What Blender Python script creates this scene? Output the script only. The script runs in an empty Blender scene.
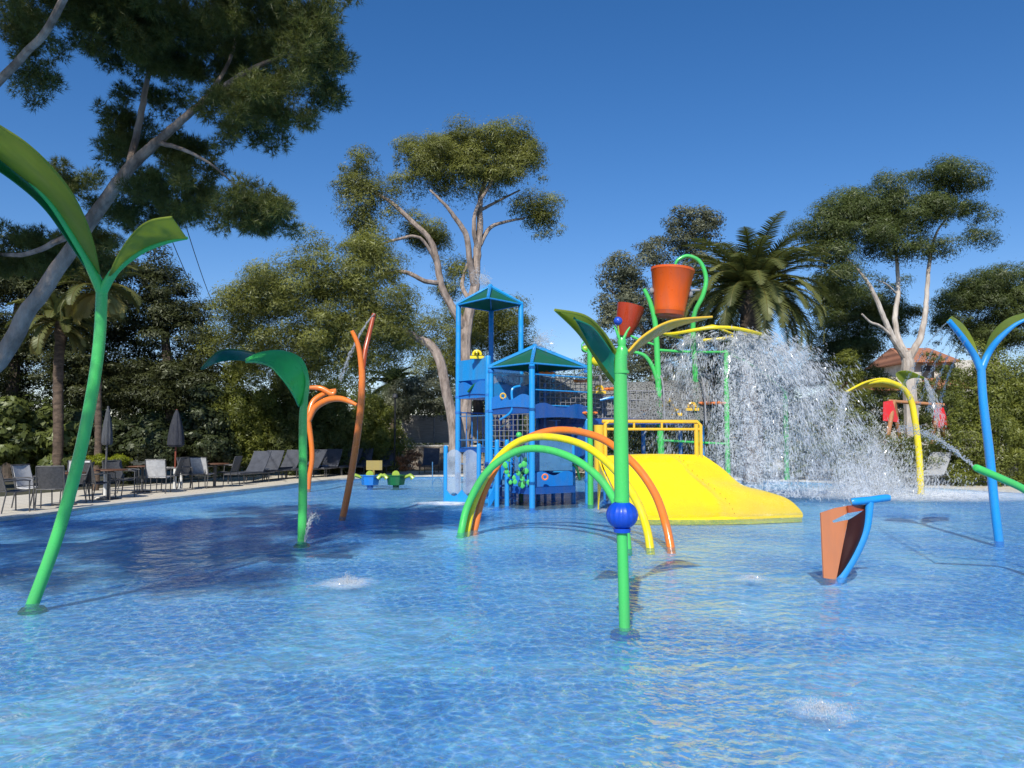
import bpy, math, random
import numpy as np
from mathutils import Vector, Matrix, noise as mnoise

random.seed(7); RNG = np.random.default_rng(7)
SC = bpy.context.scene; COL = SC.collection
PI = math.pi
F = 780.0; CAMZ = 1.6; TH = math.radians(3.82)
CT, ST = math.cos(TH), math.sin(TH)

def P(px, py, d):
    """point seen at photo position px,py at depth d metres"""
    r = (px-512)/F; u = (384-py)/F
    dy = CT - u*ST; dz = ST + u*CT
    t = d/dy
    return Vector((r*t, d, CAMZ + dz*t))
def G(px, py, z=0.0):
    r = (px-512)/F; u = (384-py)/F
    dy = CT - u*ST; dz = ST + u*CT
    t = (z-CAMZ)/dz
    return Vector((r*t, dy*t, z))
def PX(d): return d/F

# ------------------------------------------------------------ scene graph
def tag(o, label=None, cat=None, group=None, kind=None):
    if label: o['label'] = label
    if cat: o['category'] = cat
    if group: o['group'] = group
    if kind: o['kind'] = kind
    return o
def thing(name, loc, label, cat, group=None, rz=0):
    o = bpy.data.objects.new(name, None); COL.objects.link(o)
    o.empty_display_size = .2
    o.location = loc; o.rotation_euler = (0, 0, rz)
    return tag(o, label, cat, group)
def kids(o): return [c for c in bpy.data.objects if c.parent == o]
def copy_tree(o, parent=None):
    c = o.copy(); COL.objects.link(c); c.parent = parent
    for ch in kids(o): copy_tree(ch, c)
    return c
def origin(parent):
    v = Vector((0, 0, 0))
    while parent is not None:
        v += Vector(parent.location); parent = parent.parent
    return v

class MB:
    def __init__(s): s.v = []; s.f = []; s.m = []
    def add(s, vs, fs, mi=0):
        b = len(s.v); s.v += [tuple(x) for x in vs]
        s.f += [tuple(b+i for i in f) for f in fs]; s.m += [mi]*len(fs)
        return s
    def tube(s, pts, r, seg=12, mi=0, cap=True):
        pts = [Vector(p) for p in pts]; n = len(pts)
        if not hasattr(r, '__len__'): r = [r]*n
        vs = []; fs = []
        t0 = (pts[1]-pts[0]).normalized()
        a = Vector((1, 0, 0)) if abs(t0.x) < .9 else Vector((0, 1, 0))
        u = t0.cross(a).normalized()
        for i, p in enumerate(pts):
            t = (pts[min(i+1, n-1)]-pts[max(i-1, 0)])
            if t.length < 1e-9: t = t0
            t = t.normalized()
            u = (u - t*u.dot(t)).normalized(); w = t.cross(u)
            for k in range(seg):
                an = 2*PI*k/seg
                vs.append(p + (u*math.cos(an)+w*math.sin(an))*r[i])
        for i in range(n-1):
            for k in range(seg):
                k2 = (k+1) % seg
                fs.append((i*seg+k, i*seg+k2, (i+1)*seg+k2, (i+1)*seg+k))
        if cap:
            fs.append(tuple(range(seg-1, -1, -1))); fs.append(tuple((n-1)*seg+k for k in range(seg)))
        return s.add(vs, fs, mi)
    def box(s, c, size, rz=0, mi=0, rx=0, ry=0):
        M = Matrix.Translation(Vector(c)) @ Matrix.Rotation(rz, 4, 'Z') @ Matrix.Rotation(ry, 4, 'Y') @ Matrix.Rotation(rx, 4, 'X')
        x, y, z = [q/2 for q in size]
        vs = [M @ Vector(p) for p in ((-x,-y,-z),(x,-y,-z),(x,y,-z),(-x,y,-z),(-x,-y,z),(x,-y,z),(x,y,z),(-x,y,z))]
        return s.add(vs, [(3,2,1,0),(4,5,6,7),(0,1,5,4),(1,2,6,5),(2,3,7,6),(3,0,4,7)], mi)
    def lathe(s, c, prof, seg=20, mi=0, M=None, ribs=0, ribamp=0):
        c = Vector(c); vs = []; fs = []
        for (r, z) in prof:
            for k in range(seg):
                a = 2*PI*k/seg; rr = r*(1+ribamp*abs(math.sin(a*ribs/2))) if ribs else r
                p = Vector((rr*math.cos(a), rr*math.sin(a), z))
                if M is not None: p = M @ p
                vs.append(c+p)
        n = len(prof)
        for i in range(n-1):
            for k in range(seg):
                k2 = (k+1) % seg
                fs.append((i*seg+k, i*seg+k2, (i+1)*seg+k2, (i+1)*seg+k))
        if prof[0][0] > 1e-4: fs.append(tuple(range(seg-1, -1, -1)))
        if prof[-1][0] > 1e-4: fs.append(tuple((n-1)*seg+k for k in range(seg)))
        return s.add(vs, fs, mi)
    def sphere(s, c, r, seg=20, mi=0, ribs=0, ribamp=0, sz=1):
        prof = [(r*math.sin(PI*i/12)+1e-5, -r*sz*math.cos(PI*i/12)) for i in range(13)]
        return s.lathe(c, prof, seg, mi, None, ribs, ribamp)
    def grid(s, fn, nu, nv, mi=0, thick=0.0):
        pts = [[Vector(fn(i/(nu-1), j/(nv-1))) for j in range(nv)] for i in range(nu)]
        vs = []; fs = []
        for i in range(nu):
            for j in range(nv): vs.append(pts[i][j])
        for i in range(nu-1):
            for j in range(nv-1):
                a = i*nv+j; fs.append((a, a+nv, a+nv+1, a+1))
        if thick:
            N = []
            for i in range(nu):
                for j in range(nv):
                    du = pts[min(i+1, nu-1)][j]-pts[max(i-1, 0)][j]; dv = pts[i][min(j+1, nv-1)]-pts[i][max(j-1, 0)]
                    nn = du.cross(dv); N.append(nn.normalized() if nn.length > 1e-9 else Vector((0, 0, 1)))
            b = nu*nv
            vs += [vs[k]+N[k]*thick for k in range(b)]
            fs2 = [tuple(b+q for q in reversed(f)) for f in fs]
            rim = [i*nv for i in range(nu)] + [(nu-1)*nv+j for j in range(1, nv)] + [i*nv+nv-1 for i in range(nu-2, -1, -1)] + [j for j in range(nv-2, 0, -1)]
            side = [(rim[k], rim[(k+1) % len(rim)], b+rim[(k+1) % len(rim)], b+rim[k]) for k in range(len(rim))]
            fs = fs+fs2+side
        return s.add(vs, fs, mi)
    def build(s, name, mats, parent=None, smooth=True, label=None, bevel=0):
        if not isinstance(mats, (list, tuple)): mats = [mats]
        o0 = origin(parent)
        me = bpy.data.meshes.new(name)
        me.from_pydata([(x-o0.x, y-o0.y, z-o0.z) for x, y, z in s.v], [], s.f)
        for m in mats: me.materials.append(m)
        me.polygons.foreach_set('material_index', s.m)
        me.update()
        if smooth:
            me.polygons.foreach_set('use_smooth', [True]*len(me.polygons))
            try: me.set_sharp_from_angle(angle=math.radians(38))
            except Exception: pass
        o = bpy.data.objects.new(name, me); COL.objects.link(o)
        if parent is not None: o.parent = parent
        if label: o['label'] = label
        if bevel:
            b = o.modifiers.new('bevel', 'BEVEL'); b.width = bevel; b.segments = 2; b.limit_method = 'ANGLE'
        return o

def spline(pts, n=8):
    """Catmull-Rom through tuples of any length"""
    pts = [np.array(p, float) for p in pts]
    out = []
    for i in range(len(pts)-1):
        p0 = pts[max(i-1, 0)]; p1 = pts[i]; p2 = pts[i+1]; p3 = pts[min(i+2, len(pts)-1)]
        for k in range(n):
            t = k/n
            out.append(.5*((2*p1)+(-p0+p2)*t+(2*p0-5*p1+4*p2-p3)*t*t+(-p0+3*p1-3*p2+p3)*t**3))
    out.append(pts[-1]); return out
def ptube(mb, pts, n=8, seg=12, mi=0):
    """pts: (px,py,d,radius)"""
    w = [tuple(P(*p[:3]))+(p[3],) for p in pts]
    sp = spline(w, n)
    return mb.tube([q[:3] for q in sp], [max(.002, q[3]) for q in sp], seg, mi)

# ------------------------------------------------------------ materials
def newmat(name):
    m = bpy.data.materials.new(name); m.use_nodes = True
    nt = m.node_tree; nt.nodes.clear()
    out = nt.nodes.new('ShaderNodeOutputMaterial')
    return m, nt, out
def N(nt, typ, **kw):
    n = nt.nodes.new('ShaderNode'+typ)
    for k, v in kw.items():
        if k in n.inputs.keys(): n.inputs[k].default_value = v
        else: setattr(n, k, v)
    return n
def ramp(nt, src, stops, interp='LINEAR'):
    r = nt.nodes.new('ShaderNodeValToRGB'); e = r.color_ramp.elements
    r.color_ramp.interpolation = interp
    while len(e) < len(stops): e.new(.5)
    for i, (p, c) in enumerate(stops):
        e[i].position = p; e[i].color = (c, c, c, 1) if not hasattr(c, '__len__') else (*c[:3], 1)
    nt.links.new(src, r.inputs[0]); return r.outputs[0]
def tex(nt, kind='Noise', scale=5, detail=4, rough=.55, coord='Object', mscale=None, distort=0):
    tc = nt.nodes.new('ShaderNodeTexCoord'); src = tc.outputs[coord]
    if mscale:
        mp = nt.nodes.new('ShaderNodeMapping'); mp.inputs['Scale'].default_value = mscale
        nt.links.new(src, mp.inputs[0]); src = mp.outputs[0]
    t = N(nt, 'Tex'+kind); t.inputs['Scale'].default_value = scale
    if kind == 'Noise':
        t.inputs['Detail'].default_value = detail; t.inputs['Roughness'].default_value = rough; t.inputs['Distortion'].default_value = distort
    nt.links.new(src, t.inputs['Vector']); return t
def mixc(nt, fac, a, b, blend='MIX'):
    m = nt.nodes.new('ShaderNodeMix'); m.data_type = 'RGBA'; m.blend_type = blend
    for idx, v in ((6, a), (7, b)):
        if hasattr(v, 'is_linked'): nt.links.new(v, m.inputs[idx])
        else: m.inputs[idx].default_value = (*v[:3], 1)
    if hasattr(fac, 'is_linked'): nt.links.new(fac, m.inputs[0])
    else: m.inputs[0].default_value = fac
    return m.outputs[2]
def math_(nt, op, a, b=None):
    m = nt.nodes.new('ShaderNodeMath'); m.operation = op
    for i, v in enumerate((a, b)):
        if v is None: continue
        if hasattr(v, 'is_linked'): nt.links.new(v, m.inputs[i])
        else: m.inputs[i].default_value = v
    return m.outputs[0]

def surf(name, c1, c2=None, scale=4, rough=.6, bump=0, bscale=30, stretch=None, spec=.5, detail=5, lo=.35, hi=.65, coat=0):
    m, nt, out = newmat(name)
    b = N(nt, 'BsdfPrincipled'); nt.links.new(b.outputs[0], out.inputs[0])
    b.inputs['Roughness'].default_value = rough; b.inputs['Specular IOR Level'].default_value = spec
    if coat: b.inputs['Coat Weight'].default_value = coat; b.inputs['Coat Roughness'].default_value = .12
    c2 = c2 or tuple(q*.8 for q in c1)
    t = tex(nt, 'Noise', scale, detail, .6, mscale=stretch)
    f = ramp(nt, t.outputs[0], [(lo, 0.), (hi, 1.)])
    nt.links.new(mixc(nt, f, c1, c2), b.inputs['Base Color'])
    t2 = tex(nt, 'Noise', scale*3.1, 3, .6)
    rr = ramp(nt, t2.outputs[0], [(.3, max(0, rough-.12)), (.7, min(1, rough+.15))])
    nt.links.new(rr, b.inputs['Roughness'])
    if bump:
        t3 = tex(nt, 'Noise', bscale, 6, .65, mscale=stretch)
        bp = N(nt, 'Bump'); bp.inputs['Strength'].default_value = bump; bp.inputs['Distance'].default_value = .03
        nt.links.new(t3.outputs[0], bp.inputs['Height']); nt.links.new(bp.outputs[0], b.inputs['Normal'])
    return m
def plastic(name, c, rough=.28, trans=0):
    m = surf(name, c, tuple(q*.74+.035 for q in c), 1.8, rough, .05, 40, stretch=(3, 3, .6), coat=.2, lo=.42, hi=.72)
    if trans:   # thin tinted plastic sheet that lets some light through
        nt = m.node_tree; b = [n for n in nt.nodes if n.type == 'BSDF_PRINCIPLED'][0]
        out = [n for n in nt.nodes if n.type == 'OUTPUT_MATERIAL'][0]
        tr = N(nt, 'BsdfTranslucent'); tr.inputs[0].default_value = (*c, 1)
        mx = N(nt, 'MixShader'); mx.inputs[0].default_value = trans
        nt.links.new(b.outputs[0], mx.inputs[1]); nt.links.new(tr.outputs[0], mx.inputs[2]); nt.links.new(mx.outputs[0], out.inputs[0])
    return m
def clear_sheet(name, c, alpha, rough=.2):
    m, nt, out = newmat(name)
    b = N(nt, 'BsdfPrincipled'); b.inputs['Base Color'].default_value = (*c, 1); b.inputs['Roughness'].default_value = rough
    t = tex(nt, 'Noise', 3, 5, .6)
    f = ramp(nt, t.outputs[0], [(.3, max(0, alpha-.18)), (.7, min(1, alpha+.18))])
    tr = N(nt, 'BsdfTransparent'); mx = N(nt, 'MixShader')
    nt.links.new(f, mx.inputs[0]); nt.links.new(tr.outputs[0], mx.inputs[1]); nt.links.new(b.outputs[0], mx.inputs[2]); nt.links.new(mx.outputs[0], out.inputs[0])
    return m
def netmat(name, c, scale=14, thr=.16):
    m, nt, out = newmat(name)
    b = N(nt, 'BsdfDiffuse'); b.inputs[0].default_value = (*c, 1)
    t = tex(nt, 'Voronoi', scale); t.feature = 'DISTANCE_TO_EDGE'
    f = ramp(nt, t.outputs['Distance'], [(0, 1.), (thr, 1.), (thr+.03, 0.25)])
    tr = N(nt, 'BsdfTransparent'); mx = N(nt, 'MixShader')
    nt.links.new(f, mx.inputs[0]); nt.links.new(tr.outputs[0], mx.inputs[1]); nt.links.new(b.outputs[0], mx.inputs[2]); nt.links.new(mx.outputs[0], out.inputs[0])
    return m
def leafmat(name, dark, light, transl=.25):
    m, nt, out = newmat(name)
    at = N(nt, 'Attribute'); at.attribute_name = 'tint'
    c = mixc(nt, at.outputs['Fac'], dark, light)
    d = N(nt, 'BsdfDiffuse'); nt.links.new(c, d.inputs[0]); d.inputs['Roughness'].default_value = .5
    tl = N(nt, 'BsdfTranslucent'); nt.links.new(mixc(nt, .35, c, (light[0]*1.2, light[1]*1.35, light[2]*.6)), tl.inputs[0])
    mx = N(nt, 'MixShader'); mx.inputs[0].default_value = transl
    g = N(nt, 'BsdfGlossy'); g.inputs['Roughness'].default_value = .45; g.inputs[0].default_value = (.8, .85, .7, 1)
    mx2 = N(nt, 'MixShader'); mx2.inputs[0].default_value = .035
    nt.links.new(d.outputs[0], mx.inputs[1]); nt.links.new(tl.outputs[0], mx.inputs[2])
    nt.links.new(mx.outputs[0], mx2.inputs[1]); nt.links.new(g.outputs[0], mx2.inputs[2]); nt.links.new(mx2.outputs[0], out.inputs[0])
    return m

M = {}
M['green'] = plastic('green_plastic', (.07, .58, .12))
M['green_dark'] = plastic('dark_green_plastic', (.008, .17, .05), .35, .25)
M['green_sheet'] = plastic('green_leaf_sheet', (.14, .86, .22), .35, .5)
M['teal_sheet'] = plastic('teal_leaf_sheet', (.008, .30, .17), .35, .4)
M['roof_green'] = plastic('roof_green', (.015, .22, .11), .6, .45)
M['olive_sheet'] = plastic('olive_leaf_sheet', (.46, .54, .09), .4, .65)
M['orange'] = plastic('orange_plastic', (.86, .21, .025))
M['orange_dark'] = plastic('dark_orange_plastic', (.42, .07, .015), .35)
M['bucket'] = plastic('bucket_orange', (.95, .16, .012), .35, .3)
M['bucket_red'] = plastic('small_bucket_red', (.55, .06, .015), .3, .25)
M['yellow'] = plastic('yellow_plastic', (.90, .70, .012), .25)
M['slide'] = surf('slide_yellow', (.93, .70, .012), (.86, .62, .014), 1.2, .24, .03, 12, coat=.3)
M['yellow_sheet'] = plastic('yellow_leaf_sheet', (.55, .42, .02), .3, .4)
M['blue'] = plastic('blue_plastic', (.012, .30, .72))
M['blue_mid'] = plastic('mid_blue_plastic', (.012, .20, .62))
M['blue_deep'] = plastic('deep_blue_plastic', (.008, .09, .36))
M['ball_blue'] = plastic('ball_blue', (.004, .07, .55))
M['salmon'] = plastic('salmon_sail', (.72, .25, .10), .45, .15)
M['shade_dark'] = surf('shaded_sail', (.035, .006, .004), (.03, .006, .004), 3, .5, 0, spec=.3)  # other half of the orange sail, shade put into its colour
M['toy_yellow'] = plastic('toy_yellow', (.85, .52, .03))
M['toy_lime'] = plastic('toy_lime', (.35, .50, .05))
M['toy_ochre'] = plastic('toy_ochre', (.36, .27, .07), .5)
M['red'] = plastic('red_cloth', (.70, .02, .03), .6)
M['clear'] = clear_sheet('clear_panel', (.45, .55, .66), .42)
M['clear_blue'] = clear_sheet('clear_blue_panel', (.10, .28, .52), .6)
M['net'] = netmat('rope_net', (.22, .22, .21), 17, .13)
M['steel'] = surf('steel', (.35, .35, .36), (.22, .22, .23), 8, .35)
M['black'] = surf('black_metal', (.018, .018, .02), (.03, .03, .03), 8, .5)
M['sling'] = surf('dark_sling_cloth', (.05, .052, .056), (.085, .085, .09), 20, .75, .2, 200)
M['sling_sunlit'] = surf('sunlit_sling_cloth', (.55, .55, .55), (.42, .42, .42), 12, .7, .2, 200)  # dark sling with sunlight put into its colour; also the towel's cloth
M['frame'] = surf('chair_frame', (.10, .10, .105), (.05, .05, .05), 10, .45)
M['wood_top'] = surf('table_wood', (.16, .07, .035), (.09, .04, .02), 6, .5, .1, 40, (1, 12, 1))
M['redwood'] = surf('red_wood', (.26, .06, .025), (.17, .04, .02), 8, .5, .2, 40, (8, 8, 1))
M['pinewood'] = surf('orange_wood', (.50, .24, .11), (.36, .16, .07), 6, .7, .3, 30, (6, 6, 1))
M['canopy_grey'] = surf('grey_canvas', (.085, .09, .10), (.05, .055, .06), 5, .9, .5, 14, (3, 3, .6))
M['canopy_navy'] = surf('navy_canvas', (.022, .024, .034), (.04, .042, .05), 5, .9, .5, 14, (3, 3, .6))
M['whitepaint'] = surf('white_paint', (.72, .72, .70), (.55, .55, .52), 5, .5)
M['coping'] = surf('coping_stone', (.66, .63, .56), (.50, .47, .40), 3, .7, .2, 40)
M['stone'] = surf('wall_stone', (.42, .36, .29), (.20, .17, .14), 2.4, .85, .8, 9, lo=.4, hi=.6)
M['stone_white'] = surf('wall_cap', (.66, .63, .57), (.45, .42, .36), 3, .8, .4, 20)
M['screen'] = surf('shade_screen', (.40, .37, .33), (.28, .26, .23), 2, .9, .5, 60, (1, 1, 14))
M['rooftile'] = None
M['cover'] = surf('lounger_cloth', (.075, .083, .105), (.045, .05, .065), 4, .8, .3, 60)
M['cover_pale'] = surf('pale_lounger_cloth', (.45, .46, .47), (.34, .35, .36), 4, .8, .3, 60)
M['bark'] = surf('pine_bark', (.46, .37, .31), (.17, .13, .105), 5, .9, 1.0, 16, (1, 1, .35))
M['bark_pale'] = surf('pale_bark', (.66, .60, .53), (.36, .30, .25), 4, .9, .8, 14, (1, 1, .3))
M['bark_dark'] = surf('dark_bark', (.12, .09, .07), (.05, .04, .03), 5, .9, 1.0, 14, (1, 1, .4))
M['palm_bark'] = surf('palm_bark', (.17, .12, .085), (.06, .042, .03), 5, .95, 1.0, 22, (1, 1, 2.5))
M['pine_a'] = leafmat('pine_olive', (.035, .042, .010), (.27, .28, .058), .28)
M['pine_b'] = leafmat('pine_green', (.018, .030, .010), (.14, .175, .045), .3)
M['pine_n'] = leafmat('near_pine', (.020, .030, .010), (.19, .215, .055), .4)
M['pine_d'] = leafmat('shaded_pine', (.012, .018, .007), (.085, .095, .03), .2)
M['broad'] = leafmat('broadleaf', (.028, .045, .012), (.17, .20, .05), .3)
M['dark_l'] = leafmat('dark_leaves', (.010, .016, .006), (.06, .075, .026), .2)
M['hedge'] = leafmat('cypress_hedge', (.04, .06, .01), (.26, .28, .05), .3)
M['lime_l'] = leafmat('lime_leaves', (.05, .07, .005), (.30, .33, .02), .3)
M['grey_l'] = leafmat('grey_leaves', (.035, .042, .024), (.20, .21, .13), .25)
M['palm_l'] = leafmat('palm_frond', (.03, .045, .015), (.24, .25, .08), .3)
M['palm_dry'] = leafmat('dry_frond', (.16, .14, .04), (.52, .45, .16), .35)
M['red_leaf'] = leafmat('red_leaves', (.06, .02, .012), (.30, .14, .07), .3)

# deck paving
def deckmat():
    m, nt, out = newmat('deck_paving')
    b = N(nt, 'BsdfPrincipled'); nt.links.new(b.outputs[0], out.inputs[0]); b.inputs['Roughness'].default_value = .8
    t = tex(nt, 'Noise', 1.3, 6, .65); c = mixc(nt, t.outputs[0], (.62, .56, .45), (.76, .70, .58))
    br = tex(nt, 'Brick', 1.6); br.inputs['Color1'].default_value = (1, 1, 1, 1); br.inputs['Color2'].default_value = (.9, .9, .9, 1)
    br.inputs['Mortar'].default_value = (.5, .48, .44, 1); br.inputs['Mortar Size'].default_value = .012
    nt.links.new(mixc(nt, 1.0, c, br.outputs[0], 'MULTIPLY'), b.inputs['Base Color'])
    return m
M['deck'] = deckmat()
def groundmat():
    m, nt, out = newmat('garden_soil')
    b = N(nt, 'BsdfPrincipled'); nt.links.new(b.outputs[0], out.inputs[0]); b.inputs['Roughness'].default_value = .95
    t = tex(nt, 'Noise', .6, 8, .7); c = ramp(nt, t.outputs[0], [(.3, (.035, .045, .015)), (.55, (.06, .055, .03)), (.7, (.14, .11, .07))])
    nt.links.new(c, b.inputs['Base Color']); return m
M['ground'] = groundmat()
def tilemat():
    m, nt, out = newmat('roof_tiles')
    b = N(nt, 'BsdfPrincipled'); nt.links.new(b.outputs[0], out.inputs[0]); b.inputs['Roughness'].default_value = .8
    t = tex(nt, 'Noise', 2, 5, .6); c = mixc(nt, t.outputs[0], (.42, .15, .07), (.60, .28, .15))
    w = tex(nt, 'Wave', 2.2); w.inputs['Distortion'].default_value = .4
    nt.links.new(mixc(nt, .5, c, w.outputs[0], 'MULTIPLY'), b.inputs['Base Color'])
    bp = N(nt, 'Bump'); bp.inputs['Strength'].default_value = .7; nt.links.new(w.outputs[0], bp.inputs['Height']); nt.links.new(bp.outputs[0], b.inputs['Normal'])
    return m
M['rooftile'] = tilemat()

def watermat():
    m, nt, out = newmat('pool_water')
    L = nt.links
    tc = N(nt, 'TexCoord')
    # distortion field so that nothing looks like a regular cell
    dn = N(nt, 'TexNoise'); dn.inputs['Scale'].default_value = 1.6; dn.inputs['Detail'].default_value = 3; L.new(tc.outputs['Object'], dn.inputs['Vector'])
    sub = N(nt, 'VectorMath', operation='SUBTRACT'); L.new(dn.outputs['Color'], sub.inputs[0]); sub.inputs[1].default_value = (.5, .5, .5)
    sc = N(nt, 'VectorMath', operation='SCALE'); L.new(sub.outputs[0], sc.inputs[0]); sc.inputs['Scale'].default_value = .55
    ad = N(nt, 'VectorMath', operation='ADD'); L.new(tc.outputs['Object'], ad.inputs[0]); L.new(sc.outputs[0], ad.inputs[1])
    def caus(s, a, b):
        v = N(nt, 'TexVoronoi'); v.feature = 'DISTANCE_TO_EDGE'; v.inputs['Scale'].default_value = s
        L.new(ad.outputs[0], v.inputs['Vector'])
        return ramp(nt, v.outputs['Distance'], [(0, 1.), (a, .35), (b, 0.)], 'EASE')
    c1 = caus(4.6, .045, .16); c2 = caus(8.5, .05, .19)  # bright caustic net put into the water's transmission colour
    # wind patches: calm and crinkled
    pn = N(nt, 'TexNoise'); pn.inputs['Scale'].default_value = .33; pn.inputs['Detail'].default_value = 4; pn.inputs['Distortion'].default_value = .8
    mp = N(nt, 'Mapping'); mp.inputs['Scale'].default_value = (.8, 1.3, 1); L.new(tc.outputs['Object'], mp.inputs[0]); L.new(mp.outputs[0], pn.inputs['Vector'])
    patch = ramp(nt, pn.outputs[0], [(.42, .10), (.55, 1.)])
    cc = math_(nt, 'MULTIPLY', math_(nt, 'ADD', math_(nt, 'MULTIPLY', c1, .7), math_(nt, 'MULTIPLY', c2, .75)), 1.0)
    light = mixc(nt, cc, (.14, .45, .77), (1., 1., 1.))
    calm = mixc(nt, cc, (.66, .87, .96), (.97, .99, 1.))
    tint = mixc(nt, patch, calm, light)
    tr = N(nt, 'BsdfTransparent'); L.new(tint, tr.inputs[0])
    n1 = N(nt, 'TexNoise'); n1.inputs['Scale'].default_value = 3.2; n1.inputs['Detail'].default_value = 3; n1.inputs['Distortion'].default_value = .6
    n2 = N(nt, 'TexNoise'); n2.inputs['Scale'].default_value = 11; n2.inputs['Detail'].default_value = 3; n2.inputs['Distortion'].default_value = .5
    for q in (n1, n2): L.new(tc.outputs['Object'], q.inputs['Vector'])
    h = math_(nt, 'ADD', math_(nt, 'MULTIPLY', n1.outputs[0], .9), math_(nt, 'MULTIPLY', math_(nt, 'MULTIPLY', n2.outputs[0], .62), patch))
    bp = N(nt, 'Bump'); bp.inputs['Strength'].default_value = 1.; bp.inputs['Distance'].default_value = .13
    L.new(h, bp.inputs['Height'])
    gl = N(nt, 'BsdfGlossy'); gl.inputs['Roughness'].default_value = .03; gl.inputs[0].default_value = (.86, .97, 1, 1); L.new(bp.outputs[0], gl.inputs['Normal'])
    fr = N(nt, 'Fresnel'); fr.inputs['IOR'].default_value = 1.33; L.new(bp.outputs[0], fr.inputs['Normal'])
    fac = math_(nt, 'MINIMUM', fr.outputs[0], .34)
    # aerated, slightly milky body of the water
    df = N(nt, 'BsdfDiffuse'); df.inputs[0].default_value = (.36, .70, .95, 1)
    m0 = N(nt, 'MixShader'); m0.inputs[0].default_value = .13
    L.new(tr.outputs[0], m0.inputs[1]); L.new(df.outputs[0], m0.inputs[2])
    mx = N(nt, 'MixShader'); L.new(fac, mx.inputs[0]); L.new(m0.outputs[0], mx.inputs[1]); L.new(gl.outputs[0], mx.inputs[2])
    L.new(mx.outputs[0], out.inputs[0])
    return m
M['water'] = watermat()
def floormat():
    m, nt, out = newmat('pool_floor_paint')
    b = N(nt, 'BsdfPrincipled'); nt.links.new(b.outputs[0], out.inputs[0]); b.inputs['Roughness'].default_value = .8
    t = tex(nt, 'Noise', .5, 5, .6); c = mixc(nt, ramp(nt, t.outputs[0], [(.35, 0.), (.65, 1.)]), (.34, .70, .96), (.52, .80, .98))
    v = tex(nt, 'Voronoi', 26); v.feature = 'F1'
    c = mixc(nt, .22, c, v.outputs['Color'], 'MULTIPLY')
    nt.links.new(c, b.inputs['Base Color']); return m
M['floor'] = floormat()
def dropmat(name, alpha, white=.74):
    m, nt, out = newmat(name)
    d = N(nt, 'BsdfPrincipled'); d.inputs['Base Color'].default_value = (white*.97, white*.99, white, 1); d.inputs['Roughness'].default_value = .12; d.inputs['Specular IOR Level'].default_value = .6
    tl = N(nt, 'BsdfTranslucent'); tl.inputs[0].default_value = (.72, .76, .8, 1)
    m1 = N(nt, 'MixShader'); m1.inputs[0].default_value = .35
    nt.links.new(d.outputs[0], m1.inputs[1]); nt.links.new(tl.outputs[0], m1.inputs[2])
    tr = N(nt, 'BsdfTransparent'); mx = N(nt, 'MixShader'); mx.inputs[0].default_value = alpha
    nt.links.new(tr.outputs[0], mx.inputs[1]); nt.links.new(m1.outputs[0], mx.inputs[2]); nt.links.new(mx.outputs[0], out.inputs[0])
    return m
M['drop'] = dropmat('water_drops', .55)
M['mist'] = dropmat('water_mist', .30)
M['jet'] = dropmat('water_jet', .5)
def foammat():
    m, nt, out = newmat('foam')
    d = N(nt, 'BsdfDiffuse'); d.inputs[0].default_value = (.85, .9, .95, 1)
    t = tex(nt, 'Noise', 5, 6, .7, distort=.6)
    at = N(nt, 'Attribute'); at.attribute_name = 'tint'
    f = math_(nt, 'MULTIPLY', ramp(nt, t.outputs[0], [(.32, 0.), (.52, 1.)]), at.outputs['Fac'])
    tr = N(nt, 'BsdfTransparent'); mx = N(nt, 'MixShader')
    nt.links.new(f, mx.inputs[0]); nt.links.new(tr.outputs[0], mx.inputs[1]); nt.links.new(d.outputs[0], mx.inputs[2]); nt.links.new(mx.outputs[0], out.inputs[0])
    return m
M['foam'] = foammat()

# ------------------------------------------------------------ numpy meshes
def npmesh(name, V, fsize, mat, parent=None, tint=None, org=None):
    """V: (nf*fsize,3) unshared vertices"""
    o0 = origin(parent); V = np.asarray(V, np.float32) - np.array(o0, np.float32)
    nf = len(V)//fsize
    me = bpy.data.meshes.new(name)
    me.vertices.add(len(V)); me.vertices.foreach_set('co', V.ravel())
    me.loops.add(nf*fsize); me.loops.foreach_set('vertex_index', np.arange(nf*fsize, dtype=np.int32))
    me.polygons.add(nf); me.polygons.foreach_set('loop_start', np.arange(0, nf*fsize, fsize, dtype=np.int32))
    try: me.polygons.foreach_set('loop_total', np.full(nf, fsize, dtype=np.int32))
    except Exception: pass
    me.update()
    if tint is not None:
        a = me.attributes.new('tint', 'FLOAT', 'FACE'); a.data.foreach_set('value', np.asarray(tint, np.float32))
    me.materials.append(mat)
    o = bpy.data.objects.new(name, me); COL.objects.link(o)
    if parent is not None: o.parent = parent
    return o
def unit(a): return a/np.maximum(1e-9, np.linalg.norm(a, axis=1, keepdims=True))
def rhombs(c, nrm, L, W):
    n = len(c)
    r = RNG.normal(size=(n, 3)); a = unit(np.cross(nrm, r)); b = np.cross(unit(nrm), a)
    L = np.reshape(L, (-1, 1)); W = np.reshape(W, (-1, 1))
    V = np.stack([c-a*L/2, c+b*W/2, c+a*L/2, c-b*W/2], 1)
    return V.reshape(-1, 3)
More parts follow.
